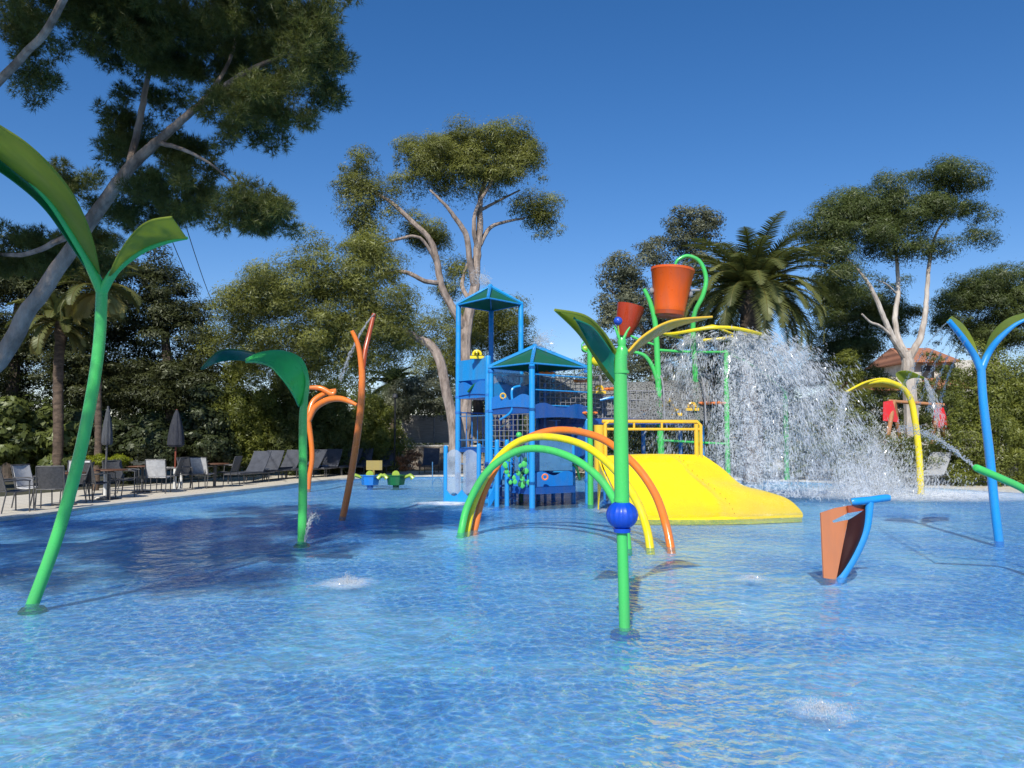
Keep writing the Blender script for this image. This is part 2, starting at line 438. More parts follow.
def foliage(ells, sub=.55, n=16000, leaf=.16, ratio=.26, flat=.7, dens=1., name='crown', mat=None, parent=None, core=.25, under=.25, carve=.30):
    """ells: list of (centre, (rx,ry,rz)); leaves sit on small clumps spread over and through the ellipsoids"""
    n = int(n*2.0); leaf *= .8; sub *= .95
    vol = np.array([(e[1][0]*e[1][1]+e[1][0]*e[1][2]+e[1][1]*e[1][2]) for e in ells]); w = vol/vol.sum()
    ncl = max(6, int(dens*vol.sum()/(sub*sub)*3.0))
    idx = RNG.choice(len(ells), ncl, p=w)
    C = np.array([tuple(e[0]) for e in ells])[idx]; R = np.array([e[1] for e in ells])[idx]
    d = unit(RNG.normal(size=(ncl, 3))); d[:, 2] = np.where((d[:, 2] < -.35) & (RNG.random(ncl) > under), -d[:, 2], d[:, 2])
    rr = np.where(RNG.random(ncl) < core, RNG.random(ncl)**.6*.8, .8+RNG.random(ncl)*.28)[:, None]
    cc = C+d*R*rr*(1+.16*RNG.normal(size=(ncl, 1)))
    cs = sub*(.35+RNG.random(ncl)**1.5*1.1)
    if carve:
        q = carve/sub
        nzv = np.array([mnoise.noise(Vector((p[0]*q, p[1]*q, p[2]*q*1.3))) for p in cc]); keep = nzv > -.36
        cc, cs, d = cc[keep], cs[keep], d[keep]; ncl = len(cc)
    tcl = RNG.random(ncl)
    # leaves on the clumps
    k = RNG.choice(ncl, n, p=cs**2/np.sum(cs**2))
    e = unit(RNG.normal(size=(n, 3))); e[:, 2] = np.where((e[:, 2] < -.2) & (RNG.random(n) > .35), -e[:, 2], e[:, 2])
    rad = cs[k][:, None]*(.55+.5*RNG.random((n, 1)))
    stray = RNG.random(n) < .025
    rad[stray] *= 1.45
    pos = cc[k]+e*rad*np.array([1, 1, flat])
    nrm = unit(e*np.array([1, 1, 1.3])+RNG.normal(size=(n, 3))*.30+d[k]*.3)
    L = leaf*(.6+.8*RNG.random(n)); W = L*ratio*(.7+.6*RNG.random(n))
    V = rhombs(pos, nrm, L, W)
    t = np.clip(.16+.42*tcl[k]+.25*RNG.random(n)+.34*e[:, 2], 0, 1)  # clump tops lighter: light from above put into the leaf tint
    return npmesh(name, V, 4, mat, parent, t)
def needles(ells, sub, n, leaf, mat, parent, name='crown', blades=4, core=.3, dens=1.):
    """near pine: tufts of thin blades"""
    vol = np.array([(e[1][0]*e[1][1]+e[1][0]*e[1][2]+e[1][1]*e[1][2]) for e in ells]); w = vol/vol.sum()
    ncl = int(dens*vol.sum()/(sub*sub)*2.0)
    idx = RNG.choice(len(ells), ncl, p=w)
    C = np.array([tuple(e[0]) for e in ells])[idx]; R = np.array([e[1] for e in ells])[idx]
    d = unit(RNG.normal(size=(ncl, 3)))
    rr = np.where(RNG.random(ncl) < core, RNG.random(ncl)**.5*.85, .75+RNG.random(ncl)*.35)[:, None]
    cc = C+d*R*rr; cs = sub*(.45+RNG.random(ncl)*.8); cc = cc+RNG.normal(size=(ncl, 3))*.05
    keep = np.array([mnoise.noise(Vector((p[0]*1.9, p[1]*1.9, p[2]*2.3))) for p in cc]) > -.24; cc, cs = cc[keep], cs[keep]; ncl = len(cc)
    tcl = RNG.random(ncl); k = RNG.choice(ncl, n, p=cs**2/np.sum(cs**2))
    e = unit(RNG.normal(size=(n, 3)))
    pos = cc[k]+e*cs[k][:, None]*(.25+.8*RNG.random((n, 1)))*np.array([1, 1, .75])
    Vs = []; ts = []
    base_dir = unit(e+RNG.normal(size=(n, 3))*.4+np.array([0, 0, .35]))
    for b in range(blades):
        dr = unit(base_dir+RNG.normal(size=(n, 3))*.65)
        sd = unit(np.cross(dr, RNG.normal(size=(n, 3))))
        L = (leaf*(.6+.7*RNG.random(n)))[:, None]; W = L*.034
        Vs.append(np.stack([pos-sd*W, pos+sd*W, pos+dr*L], 1)); ts.append(np.clip(.15+.45*tcl[k]+.4*RNG.random(n), 0, 1))
    return npmesh(name, np.concatenate(Vs).reshape(-1, 3), 3, mat, parent, np.concatenate(ts))
def drops(name, pos, size, vel, mat, stretch=2.0):
    """octahedral drops, drawn out along their direction of travel"""
    pos = np.asarray(pos); n = len(pos); a = unit(vel+RNG.normal(size=(n, 3))*.15)
    b = unit(np.cross(a, RNG.normal(size=(n, 3)))); c = np.cross(a, b)
    s = np.reshape(size, (-1, 1)); st = 1+(stretch-1)*RNG.random((n, 1))*2
    T, B_ = pos+a*s*st, pos-a*s*st; e = [pos+b*s, pos+c*s, pos-b*s, pos-c*s]
    F_ = []
    for k in range(4):
        F_.append(np.stack([T, e[k], e[(k+1) % 4]], 1)); F_.append(np.stack([B_, e[(k+1) % 4], e[k]], 1))
    return npmesh(name, np.concatenate(F_).reshape(-1, 3), 3, mat)

# ------------------------------------------------------------ camera, sky, sun
cam = bpy.data.cameras.new('camera'); co = bpy.data.objects.new('camera', cam); COL.objects.link(co)
co.location = (0, 0, CAMZ); co.rotation_euler = (PI/2+TH, 0, 0)
cam.sensor_width = 36; cam.lens = 36*F/1024; cam.clip_end = 2000; cam.clip_start = .05
SC.camera = co
SUN_EL = math.radians(41); SH = Vector((.20, 1.0, 0)).normalized()    # direction the shadows fall
to_sun = Vector((-SH.x*math.cos(SUN_EL), -SH.y*math.cos(SUN_EL), math.sin(SUN_EL)))
sl = bpy.data.lights.new('sun', 'SUN'); sl.energy = 5.0; sl.angle = math.radians(.55); sl.color = (1, .955, .87)
so = bpy.data.objects.new('sun', sl); COL.objects.link(so); so.location = (-5, -20, 20)
so.rotation_euler = to_sun.to_track_quat('Z', 'Y').to_euler()
W = bpy.data.worlds.new('World'); SC.world = W; W.use_nodes = True
wn = W.node_tree; wn.nodes.clear()
sk = wn.nodes.new('ShaderNodeTexSky'); sk.sky_type = 'NISHITA'; sk.sun_disc = False
sk.sun_elevation = SUN_EL; sk.sun_rotation = math.atan2(to_sun.x, to_sun.y)
sk.air_density = 1.0; sk.dust_density = .25; sk.ozone_density = 3.5; sk.altitude = 200
hs = wn.nodes.new('ShaderNodeHueSaturation'); hs.inputs['Saturation'].default_value = 1.29; hs.inputs['Value'].default_value = 1.08
bg = wn.nodes.new('ShaderNodeBackground'); bg.inputs['Strength'].default_value = .115
wo = wn.nodes.new('ShaderNodeOutputWorld')
tn = wn.nodes.new('ShaderNodeMix'); tn.data_type = 'RGBA'; tn.blend_type = 'MULTIPLY'; tn.inputs[0].default_value = 1; tn.inputs[7].default_value = (1.05, .94, 1.03, 1)
wn.links.new(sk.outputs[0], hs.inputs['Color']); wn.links.new(hs.outputs[0], tn.inputs[6]); wn.links.new(tn.outputs[2], bg.inputs[0]); wn.links.new(bg.outputs[0], wo.inputs[0])
SC.view_settings.view_transform = 'Standard'; SC.view_settings.look = 'None'; SC.view_settings.exposure = 0
SC.cycles.max_bounces = 8; SC.cycles.transparent_max_bounces = 24; SC.cycles.diffuse_bounces = 3
SC.cycles.caustics_reflective = False; SC.cycles.caustics_refractive = False

# ------------------------------------------------------------ pool, deck, ground
edge = [(-9.6, -7), (-11.6, -2), (-11.6, 5), (-10.6, 10), G(22, 519)[:2], G(90, 509)[:2], G(150, 502)[:2], G(215, 494.5)[:2], G(280, 487)[:2],
        G(312, 483)[:2], G(350, 479.5)[:2], G(420, 477)[:2], G(520, 477)[:2], G(620, 478.5)[:2], G(720, 480)[:2], G(810, 482.5)[:2], G(900, 486.5)[:2],
        G(1000, 492)[:2], (16.6, 17.5), (17.6, 12), (17.2, 4), (14, -3), (9, -7.5), (0, -9)]
edge = [tuple(e) for e in edge]
cl = edge+[edge[0], ]
loop = [tuple(q) for q in spline([edge[-1]]+edge+[edge[0], edge[1]], 5)][5:-5]
if (Vector(loop[0])-Vector(loop[-1])).length < .05: loop = loop[:-1]
NL = len(loop)
def offset(d):
    out = []
    for i in range(NL):
        a = Vector(loop[i-1]); b = Vector(loop[(i+1) % NL]); t = (b-a).normalized()
        n = Vector((-t.y, t.x))
        out.append(Vector(loop[i])+n*d)
    return out
area = sum(loop[i][0]*loop[(i+1) % NL][1]-loop[(i+1) % NL][0]*loop[i][1] for i in range(NL))
SG = 1 if area < 0 else -1      # outward side
def polygon(name, pts, z, mat, kind='structure'):
    mb = MB(); mb.add([(p[0], p[1], z) for p in pts], [tuple(range(len(pts)))])
    o = mb.build(name, mat, smooth=False); tag(o, kind=kind)
    if o.data.polygons[0].normal.z < 0: o.data.flip_normals()
    return o
def ring(mb, A, B, za, zb, mi=0):
    n = len(A)
    mb.add([(p[0], p[1], za) for p in A]+[(p[0], p[1], zb) for p in B], [(i, (i+1) % n, n+(i+1) % n, n+i) for i in range(n)], mi)
polygon('pool_floor', loop, -.09, M['floor'])
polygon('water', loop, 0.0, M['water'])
O = lambda d: offset(SG*d)
mb = MB(); ring(mb, loop, loop, -.10, .05); tag(mb.build('pool_wall', M['floor'], smooth=False), kind='structure')
mb = MB(); ring(mb, O(-.02), O(.33), .062, .062); ring(mb, O(-.02), O(-.02), .01, .062); ring(mb, O(.33), O(.33), .062, .03)
tag(mb.build('pool_coping', M['coping'], smooth=False), kind='structure')
mb = MB(); ring(mb, O(.30), O(4.5), .045, .045); tag(mb.build('paving', M['deck'], smooth=False), kind='structure')
mb = MB(); A = O(4.4); B = [Vector((p.x, p.y-10)).normalized()*600+Vector((0, 10)) for p in A]
ring(mb, A, B, .035, .035); tag(mb.build('ground', M['ground'], smooth=False), kind='structure')

# ------------------------------------------------------------ trees
def ell(px, py, d, rx, ry, dd=None):
    s = PX(d); return (P(px, py, d), (rx*s, (dd if dd is not None else rx*s*.9), ry*s))
def limb(mb, pts, n=6, seg=9, wob=.0):
    """pts (px,py,d,r)"""
    w = [tuple(P(*p[:3]))+(p[3],) for p in pts]; sp = spline(w, n)
    q = [np.array(s[:3])+RNG.normal(size=3)*wob*s[3] for s in sp]
    mb.tube([tuple(a) for a in q], [max(.01, s[3]) for s in sp], seg)
def base_of(px, d): p = P(px, 440, d); return Vector((p.x, d, .03))
def tree(name, px, d, label, cat, limbs, clumps, n, mat, sub=.6, leaf=.17, bark='bark_dark', group=None, ratio=.26, dens=1., core=.25, flat=.7, under=.25):
    t = thing(name, base_of(px, d), label, cat, group)
    if limbs:
        mb = MB()
        for l in limbs: limb(mb, l, wob=.06)
        mb.build('trunk', M[bark], t)
    if mat in ('pine_a', 'pine_b'): ratio = .17; n = int(n*1.35); flat = .88
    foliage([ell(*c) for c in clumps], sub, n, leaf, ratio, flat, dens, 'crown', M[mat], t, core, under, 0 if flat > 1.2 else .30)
    return t

# 1 near leaning pine on the left
t = thing('pine_tree', (-11.7, 10.6, .045), 'large leaning pine overhanging the pool at the upper left, grey trunk slanting right', 'pine tree')
mb = MB()
b0 = Vector((-11.7, 10.6, -.1))
w = [tuple(b0)+(.26,), (-9.9, 10.5, 1.1, .22), tuple(P(-30, 385, 9.8))+(.12,), tuple(P(30, 308, 9.6))+(.098,), tuple(P(90, 222, 9.4))+(.082,), tuple(P(128, 170, 9.2))+(.07,), tuple(P(160, 140, 9.0))+(.055,), tuple(P(200, 105, 8.9))+(.04,), tuple(P(250, 70, 8.8))+(.03,), tuple(P(300, 50, 8.7))+(.012,)]
sp = spline(w, 7); mb.tube([np.array(s[:3])+RNG.normal(size=3)*.03*s[3]*2 for s in sp], [s[3] for s in sp], 14)
for l in ([(160,143,9.0,.03),(185,150,8.8,.022),(212,165,8.9,.014),(236,186,9.1,.006)], 
          [(128,170,9.2,.045),(140,120,9.5,.04),(150,70,9.6,.03),(170,20,9.6,.02)], [(90,222,9.4,.05),(60,240,9.8,.04),(20,255,10.4,.03),(-30,250,11,.02)],
          [(200,105,8.9,.03),(230,60,9.2,.02),(240,10,9.4,.015)],
          [(-60,410,9.8,.10),(-70,250,9.6,.08),(-40,130,8.8,.06),(15,65,7.8,.04),(50,25,7.2,.035),(90,-60,6.6,.04)]):
    limb(mb, l, wob=.1)
mb.build('trunk', M['bark'], t)
els = [ell(*c) for c in [(285,85,8.6,50,42,.7),(250,115,8.8,42,30,.6),(305,55,8.9,36,28,.7),(225,70,9.7,34,30,.5),(235,25,9.0,56,30,.8),(312,36,8.6,30,20,.5),
      (150,165,9.9,52,26,.5),(195,192,9.2,52,24,.45),(245,208,8.7,44,16,.35),(140,212,10.2,44,20,.4),(185,160,9.6,30,20,.4),(262,215,8.6,28,12,.3),(122,128,10.0,24,22,.3),
      (60,38,8.6,40,12,.5),(125,40,9.0,45,20,.6),(165,75,9.9,34,24,.4),(150,95,9.9,26,20,.3),(28,78,8.5,14,10,.3),(25,40,8.5,26,14,.4),(150,15,9,60,20,.9),
      (70,182,10.8,30,10,.4),(30,250,10.8,50,26,.6),(90,250,10.8,40,22,.6),(150,-40,8.6,150,40,1.6),(290,-20,8.4,60,24,1.0),(40,-50,8.2,110,40,1.5),(-70,120,9,40,60,1.0)]]
# rest of the crown, above and beside the frame: it throws the broad shadow on the water
els2 = [(Vector(c), r) for c, r in [((-5.3,1.5,6.9),(1.5,1.0,.5)),((-7.9,1.7,7.0),(1.5,1.1,.6)),((-5.4,3.3,7.3),(1.6,1.2,.6)),((-8.0,3.8,7.2),(1.6,1.3,.6)),((-10.2,2.6,7.0),(1.5,1.6,.6)),
      ((-4.9,5.3,7.7),(1.6,1.2,.6)),((-7.6,6.0,7.6),(1.7,1.2,.6)),((-10.0,6.0,7.4),(1.6,1.5,.6)),((-4.7,7.6,8.6),(1.6,1.1,.5)),((-7.3,8.0,8.9),(1.5,1.1,.5)),((-6.4,2.6,7.2),(1.1,1.1,.5)),((-6.6,4.6,7.5),(1.2,1.2,.5))]]
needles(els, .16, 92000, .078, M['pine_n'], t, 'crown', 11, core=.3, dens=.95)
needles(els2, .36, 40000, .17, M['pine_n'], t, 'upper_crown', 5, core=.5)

# 2 centre pine
tree('pine_tree', 466, 30, 'tall umbrella pine with forked trunk and broad olive crown behind the climbing tower', 'pine tree',
     [[(463,452,30,.27),(466,390,30,.24),(465,345,30,.23),(468,318,30,.21),(474,290,30,.19),(477,255,30,.16),(480,225,30,.13),(481,195,30,.10),(492,165,30,.05)],
      [(466,330,30,.18),(455,312,29.8,.16),(442,288,29.6,.14),(437,262,29.5,.13),(430,240,29.4,.11),(410,220,29.2,.10),(392,203,29,.08),(370,190,29,.04)],
      [(475,288,30,.15),(470,262,29.6,.12),(466,235,29.4,.11),(455,218,29.2,.09),(445,205,29,.06),(430,190,29,.04)],
      [(478,250,30,.1),(474,232,29.7,.09),(476,210,29.7,.07),(488,188,29.6,.06),(495,176,29.6,.04)],
      [(479,246,30,.10),(490,228,30.4,.08),(505,222,30.6,.06),(525,218,30.6,.04)],
      [(440,283,29.6,.10),(425,281,29.2,.09),(405,272,29,.08),(385,274,29,.06),(375,280,29,.03)],
      [(437,264,29.5,.07),(420,238,29,.06),(395,240,28.8,.05),(372,248,28.8,.03)],
      [(470,300,30,.1),(462,285,30.3,.08),(468,262,30.6,.05)],[(481,210,30,.07),(500,200,30.4,.05),(520,190,30.6,.03)]],
     [(455,160,30,42,24),(495,158,30,46,26),(425,170,30,36,26),(512,180,30,32,26),(480,180,30,40,20),(530,215,30.4,24,18),(545,228,30.5,18,16),(520,166,30,20,24),(410,190,29.6,20,16),
      (358,172,29,19,20),(350,195,29,14,18),(372,205,29,22,18),(362,225,29,14,22),(360,250,29,18,24),(455,275,30.8,12,14),(425,235,30.2,22,8),(448,295,31,18,8),(430,245,30.5,17,11),(418,225,30,12,12)],
     52000, 'pine_a', .52, .16, 'bark', dens=1.15, core=.2)

# 3 big pine mass left of the tower
tree('pine_tree', 452, 27.5, 'broad dense olive pine left of the climbing tower, with a bent pinkish trunk', 'pine tree',
     [[(454,456,27.5,.20),(453,425,27.5,.19),(446,390,27.5,.18),(440,362,27.5,.175),(431,346,27.5,.16),(418,338,27.4,.14),(404,332,27.2,.12),(380,325,27,.10),(350,320,26.8,.1),(310,315,26.6,.06)],
      [(372,322,27,.1),(350,290,27,.08),(330,270,27,.05)]],
     [(300,300,26.8,58,36),(345,290,26.8,54,42),(260,312,26.8,44,28),(330,335,26.8,58,32),(380,300,27,34,30),(240,330,27,30,22),(375,345,27,38,28),(345,265,27,46,22),(400,318,27.2,18,20),(372,262,27.4,26,26),(300,350,27,40,22),(350,368,28,46,24),(290,372,28.5,44,22),(245,355,28.5,34,24),(395,350,28,20,24)],
     60000, 'pine_a', .55, .165, 'bark', dens=1.2, core=.3)
# 4 rounded pine behind
tree('pine_tree', 478, 40, 'rounded dark olive pine far behind the blue climbing tower', 'pine tree',
     [[(480,452,40,.3),(478,400,40,.26),(476,350,40,.2)]],
     [(455,345,40,44,34),(500,345,40,42,34),(430,375,40,30,24),(475,380,40,50,28),(525,375,40,26,32),(490,325,40,44,20),(540,395,40,12,22)],
     30000, 'pine_a', .62, .2, 'bark_dark', dens=1.2, core=.3)
# 5 left-hand masses
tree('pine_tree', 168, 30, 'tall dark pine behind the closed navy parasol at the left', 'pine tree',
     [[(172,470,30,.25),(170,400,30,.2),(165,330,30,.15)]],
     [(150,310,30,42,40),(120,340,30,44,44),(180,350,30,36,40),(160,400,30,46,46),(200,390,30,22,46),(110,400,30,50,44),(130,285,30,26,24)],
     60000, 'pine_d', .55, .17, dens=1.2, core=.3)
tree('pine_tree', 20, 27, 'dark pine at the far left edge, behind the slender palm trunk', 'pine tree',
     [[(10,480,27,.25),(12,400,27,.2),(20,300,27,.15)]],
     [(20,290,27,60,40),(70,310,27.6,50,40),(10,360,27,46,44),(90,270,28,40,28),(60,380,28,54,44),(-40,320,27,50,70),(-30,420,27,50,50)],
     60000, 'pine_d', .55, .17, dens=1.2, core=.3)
for (px, py, d, rx, ry, lab, mt) in [(40,448,24.5,36,26,'glossy light green shrub behind the leftmost tables','broad'),(88,440,25.2,30,30,'dark leafy shrub behind the grey parasol','dark_l'),
        (140,445,25.8,34,30,'dark shrub between the two closed parasols','dark_l'),(196,440,26.5,30,34,'dark shrub just right of the navy parasol','dark_l'),
        (-10,440,23.5,30,34,'dark green shrub at the left edge of the deck','broad')]:
    tree('shrub', px, d, lab, 'shrub', None, [(px,py,d,rx,ry),(px-rx*.5,py+8,d,rx*.6,ry*.7),(px+rx*.5,py+6,d,rx*.6,ry*.7)], 9000, mt, .4, .17 if mt == 'dark_l' else .26, ratio=.5, under=.8)
tree('shrub', 107, 21.6, 'low rounded yellow-green shrub behind the grey parasol pole', 'shrub', None, [(107,461,21.6,16,4.5,.35),(97,462,21.6,9,4,.3),(117,461,21.6,9,4,.3)], 3500, 'lime_l', .14, .08, under=.8)
# cypress hedge columns
for (px, top, d, rx, lab, mt) in [(240,360,30.5,30,'clipped golden-topped cypress column left of the green leaf sprayer','hedge'),(288,372,31.5,26,'dull green cypress column behind the green leaf sprayer','broad'),
        (330,392,33,28,'rounded hedge bush behind the orange sprayers','broad'),(370,400,34,26,'bright green hedge bush right of the orange forked sprayer','hedge')]:
    h = (470-top)/2; cy = top+h
    tree('hedge_tree', px, d, lab, 'hedge tree', None, [(px,cy,d,rx,h),(px-5,cy+h*.3,d,rx,h*.7),(px+5,cy+h*.5,d,rx,h*.5),(px,top+14,d,rx*.6,14)], 38000, mt, .30, .15, under=1., core=.3, flat=1.5)
# 6 backdrop row of far trees (behind fence)
far = [(392,'grey'),(560,'pine'),(620,'pine'),(690,'pine'),(740,'pine'),(790,'low'),(850,'pine'),(955,'pine'),(1030,'pine')]
tree('bush', 418, 36, 'grey green bushes behind the shade screen, left of the climbing tower', 'bush', None, [(420,398,36,30,18),(398,408,36,20,16),(440,395,36,18,20)], 9000, 'grey_l', .45, .17, under=1)
tree('broadleaf_tree', 566, 34, 'dark tree behind the small blue roof and its rope bridge', 'tree', [[(570,460,34,.2),(570,400,34,.15)]],
     [(560,400,34,34,40),(590,395,34,24,50),(585,430,34,40,34),(535,420,34,26,30)], 16000, 'pine_b', .5, .17, core=.3, under=.6)
tree('broadleaf_tree', 640, 32, 'large grey-green tree behind the orange tipping bucket', 'tree', [[(650,470,32,.3),(652,400,32,.24),(660,330,32,.16),(670,280,32,.1)],[(655,350,32,.1),(630,310,32,.07),(610,290,32,.04)]],
     [(640,275,32,34,26),(680,245,32,36,28),(620,300,32,24,24),(650,320,32,50,34),(700,280,32,36,40),(690,340,32,44,44),(640,370,32,50,40),(710,400,32,44,44),(650,425,32,56,34),(708,225,32,14,14),(606,318,32,14,18)],
     50000, 'grey_l', .5, .17, 'bark', dens=1.0, core=.3)
tree('broadleaf_tree', 750, 33, 'dark leafy tree low behind the falling water curtain', 'tree', None,
     [(750,400,33,40,44),(780,420,33,34,34),(720,420,33,40,40),(735,360,33,34,34),(805,430,33,26,28)], 20000, 'dark_l', .5, .18, core=.3, under=.8)
# 7 right pine
tree('pine_tree', 908, 29, 'tall right-hand pine with pale forked trunks and dark spreading crown', 'pine tree',
     [[(912,452,29,0.266),(910,400,29,0.244),(907,362,29,0.222),(906,350,29,0.192)],
      [(906,358,29,0.148),(893,338,28.8,0.118),(884,318,28.6,0.096),(875,296,28.5,0.081),(864,277,28.4,0.059),(850,262,28.4,0.037),(835,245,28.4,0.022)],
      [(906,356,29,0.148),(898,338,29.2,0.111),(895,318,29.3,0.096),(898,294,29.4,0.081),(897,262,29.4,0.067),(892,232,29.4,0.037)],
      [(909,358,29,0.148),(920,338,29,0.118),(925,315,29.1,0.096),(927,290,29.2,0.081),(930,258,29.3,0.067),(937,232,29.3,0.044),(950,215,29.3,0.022)],
      [(892,337,28.8,0.067),(880,326,28.4,0.052),(870,322,28.2,0.044),(862,314,28,0.030)],[(897,294,29.4,0.037),(886,284,29,0.030),(876,280,29,0.015)]],
     [(838,222,28.6,30,20),(825,235,28.6,26,16),(870,215,29,32,24),(895,195,29,20,18),(935,190,29,36,20),(950,185,29,28,16),(905,225,29,36,22),(860,245,28.6,36,20),(940,215,29,26,16),
      (975,245,29.4,18,10),(980,225,29.4,12,12),(890,258,29,26,12),(930,255,29,20,12),(835,265,28.4,26,16),(850,285,28.4,26,14),(965,210,29.4,14,10)],
     48000, 'pine_b', .48, .155, 'bark_pale', dens=1.15, core=.22)
tree('pine_tree', 856, 35, 'dense green pine low behind the pale forked trunks on the right', 'pine tree', [[(858,460,35,.25),(858,400,35,.2)]],
     [(860,320,35,40,34),(845,350,35,34,32),(890,325,35,26,26),(848,375,35,30,30),(915,318,35,14,10),(830,300,35,20,20),(815,385,35,16,22)], 34000, 'pine_b', .55, .18, core=.3)
tree('pine_tree', 985, 34, 'rounded dark pine at the right edge behind the blue forked sprayer', 'pine tree', [[(985,460,34,.25),(985,400,34,.2)]],
     [(975,310,34,40,26),(1000,300,34,36,30),(955,330,34,22,18),(1010,340,34,44,30),(985,345,34,20,12),(1040,310,34,40,44)], 34000, 'pine_b', .55, .18, core=.3)
tree('cypress', 847, 30, 'small bright green cypress left of the pale-trunked pine', 'cypress', None, [(847,385,30,13,32),(847,405,30,16,30),(847,365,30,8,14)], 8000, 'hedge', .28, .12, under=1, core=.1)
tree('hedge_tree', 985, 24.5, 'tall yellow-green cypress hedge at the right edge of the deck', 'hedge tree', None,
     [(975,430,24.5,20,56),(995,420,24.5,22,70),(985,395,24.5,20,40),(965,450,24.5,16,38),(1015,425,24.5,24,66),(1045,430,24.5,28,66)], 36000, 'hedge', .26, .12, under=1, core=.2, flat=1.5)
tree('hedge', 900, 25.6, 'clipped dull green hedge behind the yellow arching sprayer', 'hedge', None,
     [(890,465,25.6,30,24),(925,462,25.6,32,26),(955,462,25.4,20,26),(865,470,25.8,24,18),(910,450,26,30,14)], 18000, 'broad', .3, .11, under=1, core=.15)
tree('bush', 815, 28.5, 'dark bushes behind the pale loungers, in the splash', 'bush', None, [(815,452,28.5,40,22),(780,455,28.5,30,22),(850,440,28.5,26,24),(835,425,29,30,20)], 14000, 'broad', .4, .15, under=1)
tree('bush', 935, 33, 'tangled bushes in front of the tile-roofed house', 'bush', None, [(865,415,33,34,20),(930,412,33,40,20),(952,378,33.5,16,12),(880,384,33.5,16,12),(915,392,33,18,8),(935,360,33.5,8,8),(965,405,33,14,12),(900,420,33,24,10)], 16000, 'broad', .4, .16, under=.8)
for px, lab in ((548,'dark hedge block behind the play tower, left half'),(640,'dark hedge block behind the wide yellow slide'),(718,'dark hedge block behind the green bucket poles')):
    tree('hedge', px, 30, lab, 'hedge', None, [(px-25,450,30,34,24),(px+25,448,30,34,26),(px,440,30,36,20)], 9000, 'dark_l', .4, .16, under=1, core=.15)
tree('shrub', 450-2, 33.0, 'reddish leafy shrub on the pale wall by the toy tables', 'shrub', None, [(407,462,31,9,9),(412,458,31,6,6)], 1500, 'red_leaf', .2, .12, under=1)

els = [ell(px, 418+8*math.sin(px*.05), 62+4*math.sin(px*.03), 30, 30+8*math.sin(px*.021)+6*math.sin(px*.09), 1.5) for px in range(-80, 1120, 26)]
o = foliage(els, .9, 60000, .38, .4, name='distant_trees', mat=M['pine_b'], parent=None, under=.8, core=.3); tag(o, 'dark belt of distant trees closing the view behind everything', 'trees', kind='stuff')
# palms
def frond(mb_pts, root, az, el0, L, droop, w=.42, nseg=16, leafn=46):
    """returns rachis points and leaflet quads"""
    dirh = Vector((math.cos(az), math.sin(az), 0)); p = Vector(root); el = el0; pts = [p.copy()]
    step = L/nseg
    for i in range(nseg):
        el -= droop/nseg*(.6+.9*i/nseg)
        p = p+(dirh*math.cos(el)+Vector((0, 0, math.sin(el))))*step; pts.append(p.copy())
    V = []
    for k in range(leafn):
        t = .12+.88*k/(leafn-1); x = t*nseg; i = min(nseg-1, int(x)); q = pts[i].lerp(pts[i+1], x-i)
        tan = (pts[i+1]-pts[i]).normalized(); side = tan.cross(Vector((0, 0, 1)))
        side = side.normalized() if side.length > .05 else Vector((-dirh.y, dirh.x, 0))
        up = side.cross(tan)
        ll = w*(math.sin(PI*min(1, t*.9+.1))**.6)*random.uniform(.85, 1.1)+.06
        for s in (-1, 1):
            dr = (side*s*.85+tan*.55+up*.18+Vector((0, 0, -.18))+Vector((random.uniform(-.1,.1),)*3)).normalized()
            wd = tan*.022*(1+w)
            V += [q-wd, q+wd, q+dr*ll*.6+wd*.8+Vector((0,0,-.01)), q+dr*ll+Vector((0, 0, -.06*ll))]
    return pts, V
def palm(px, d, py_crown, label, trunk_r, n, L, dry, leafname='palm_l', py_base=460, w=.42, group=None):
    base = base_of(px, d); top = P(px, py_crown, d)
    t = thing('palm_tree', base, label, 'palm tree')
    mb = MB(); zs = np.linspace(base.z-.05, top.z, 26)
    mb.tube([(base.x+.04*math.sin(z*1.3), d, z) for z in zs], [trunk_r*(1.12 if i % 2 else 1.)*(1.25 if i > 22 else 1) for i in range(26)], 14)
    mb.build('trunk', M['palm_bark'], t)
    V = []; tn = []; mr = MB(); V2 = []; tn2 = []
    for k in range(n):
        az = k*2.39996+random.uniform(-.2, .2); q = k/n
        el0 = 1.35-1.5*q+random.uniform(-.12, .12); pts, vv = frond(None, top+Vector((math.cos(az), math.sin(az), 0))*trunk_r*.5, az, el0, L*random.uniform(.85, 1.1), 1.3+.5*q, w)
        mr.tube(pts, [.03*(1-i/len(pts))+.006 for i in range(len(pts))], 5)
        V += vv; tn += [random.uniform(.15, 1)*.9]*(len(vv)//4)
    for k in range(dry):
        az = k*2.39996*1.3; pts, vv = frond(None, top+Vector((0, 0, -.15)), az, -.15+random.uniform(-.2, .2), L*random.uniform(.5, .8), 1.25, w*.8)
        V2 += vv; tn2 += [random.uniform(.1, 1)]*(len(vv)//4)
    o = npmesh('crown', np.array([tuple(v) for v in V]), 4, M[leafname], t, tn)
    mr.build('frond_rib', M['palm_dry'] if dry else M['palm_l'], t)
    if dry: npmesh('dry_skirt', np.array([tuple(v) for v in V2]), 4, M['palm_dry'], t, tn2)
    return t
palm(752, 27.5, 292, 'large feather palm with arching fronds behind the orange bucket', .34, 90, 3.15, 18, w=.45)
palm(57, 23.5, 322, 'slender brown-trunked palm at the left with drooping fronds', .135, 26, 1.5, 10, 'palm_l', w=.22)
palm(97, 22.5, 288, 'palm with pale yellowish drooping fronds just right of the slender trunk at the left', .09, 22, 1.5, 34, 'palm_l', w=.24)
palm(393, 38, 385, 'small dark palm far back between the pine and the tower', .14, 22, 1.5, 0, 'dark_l')

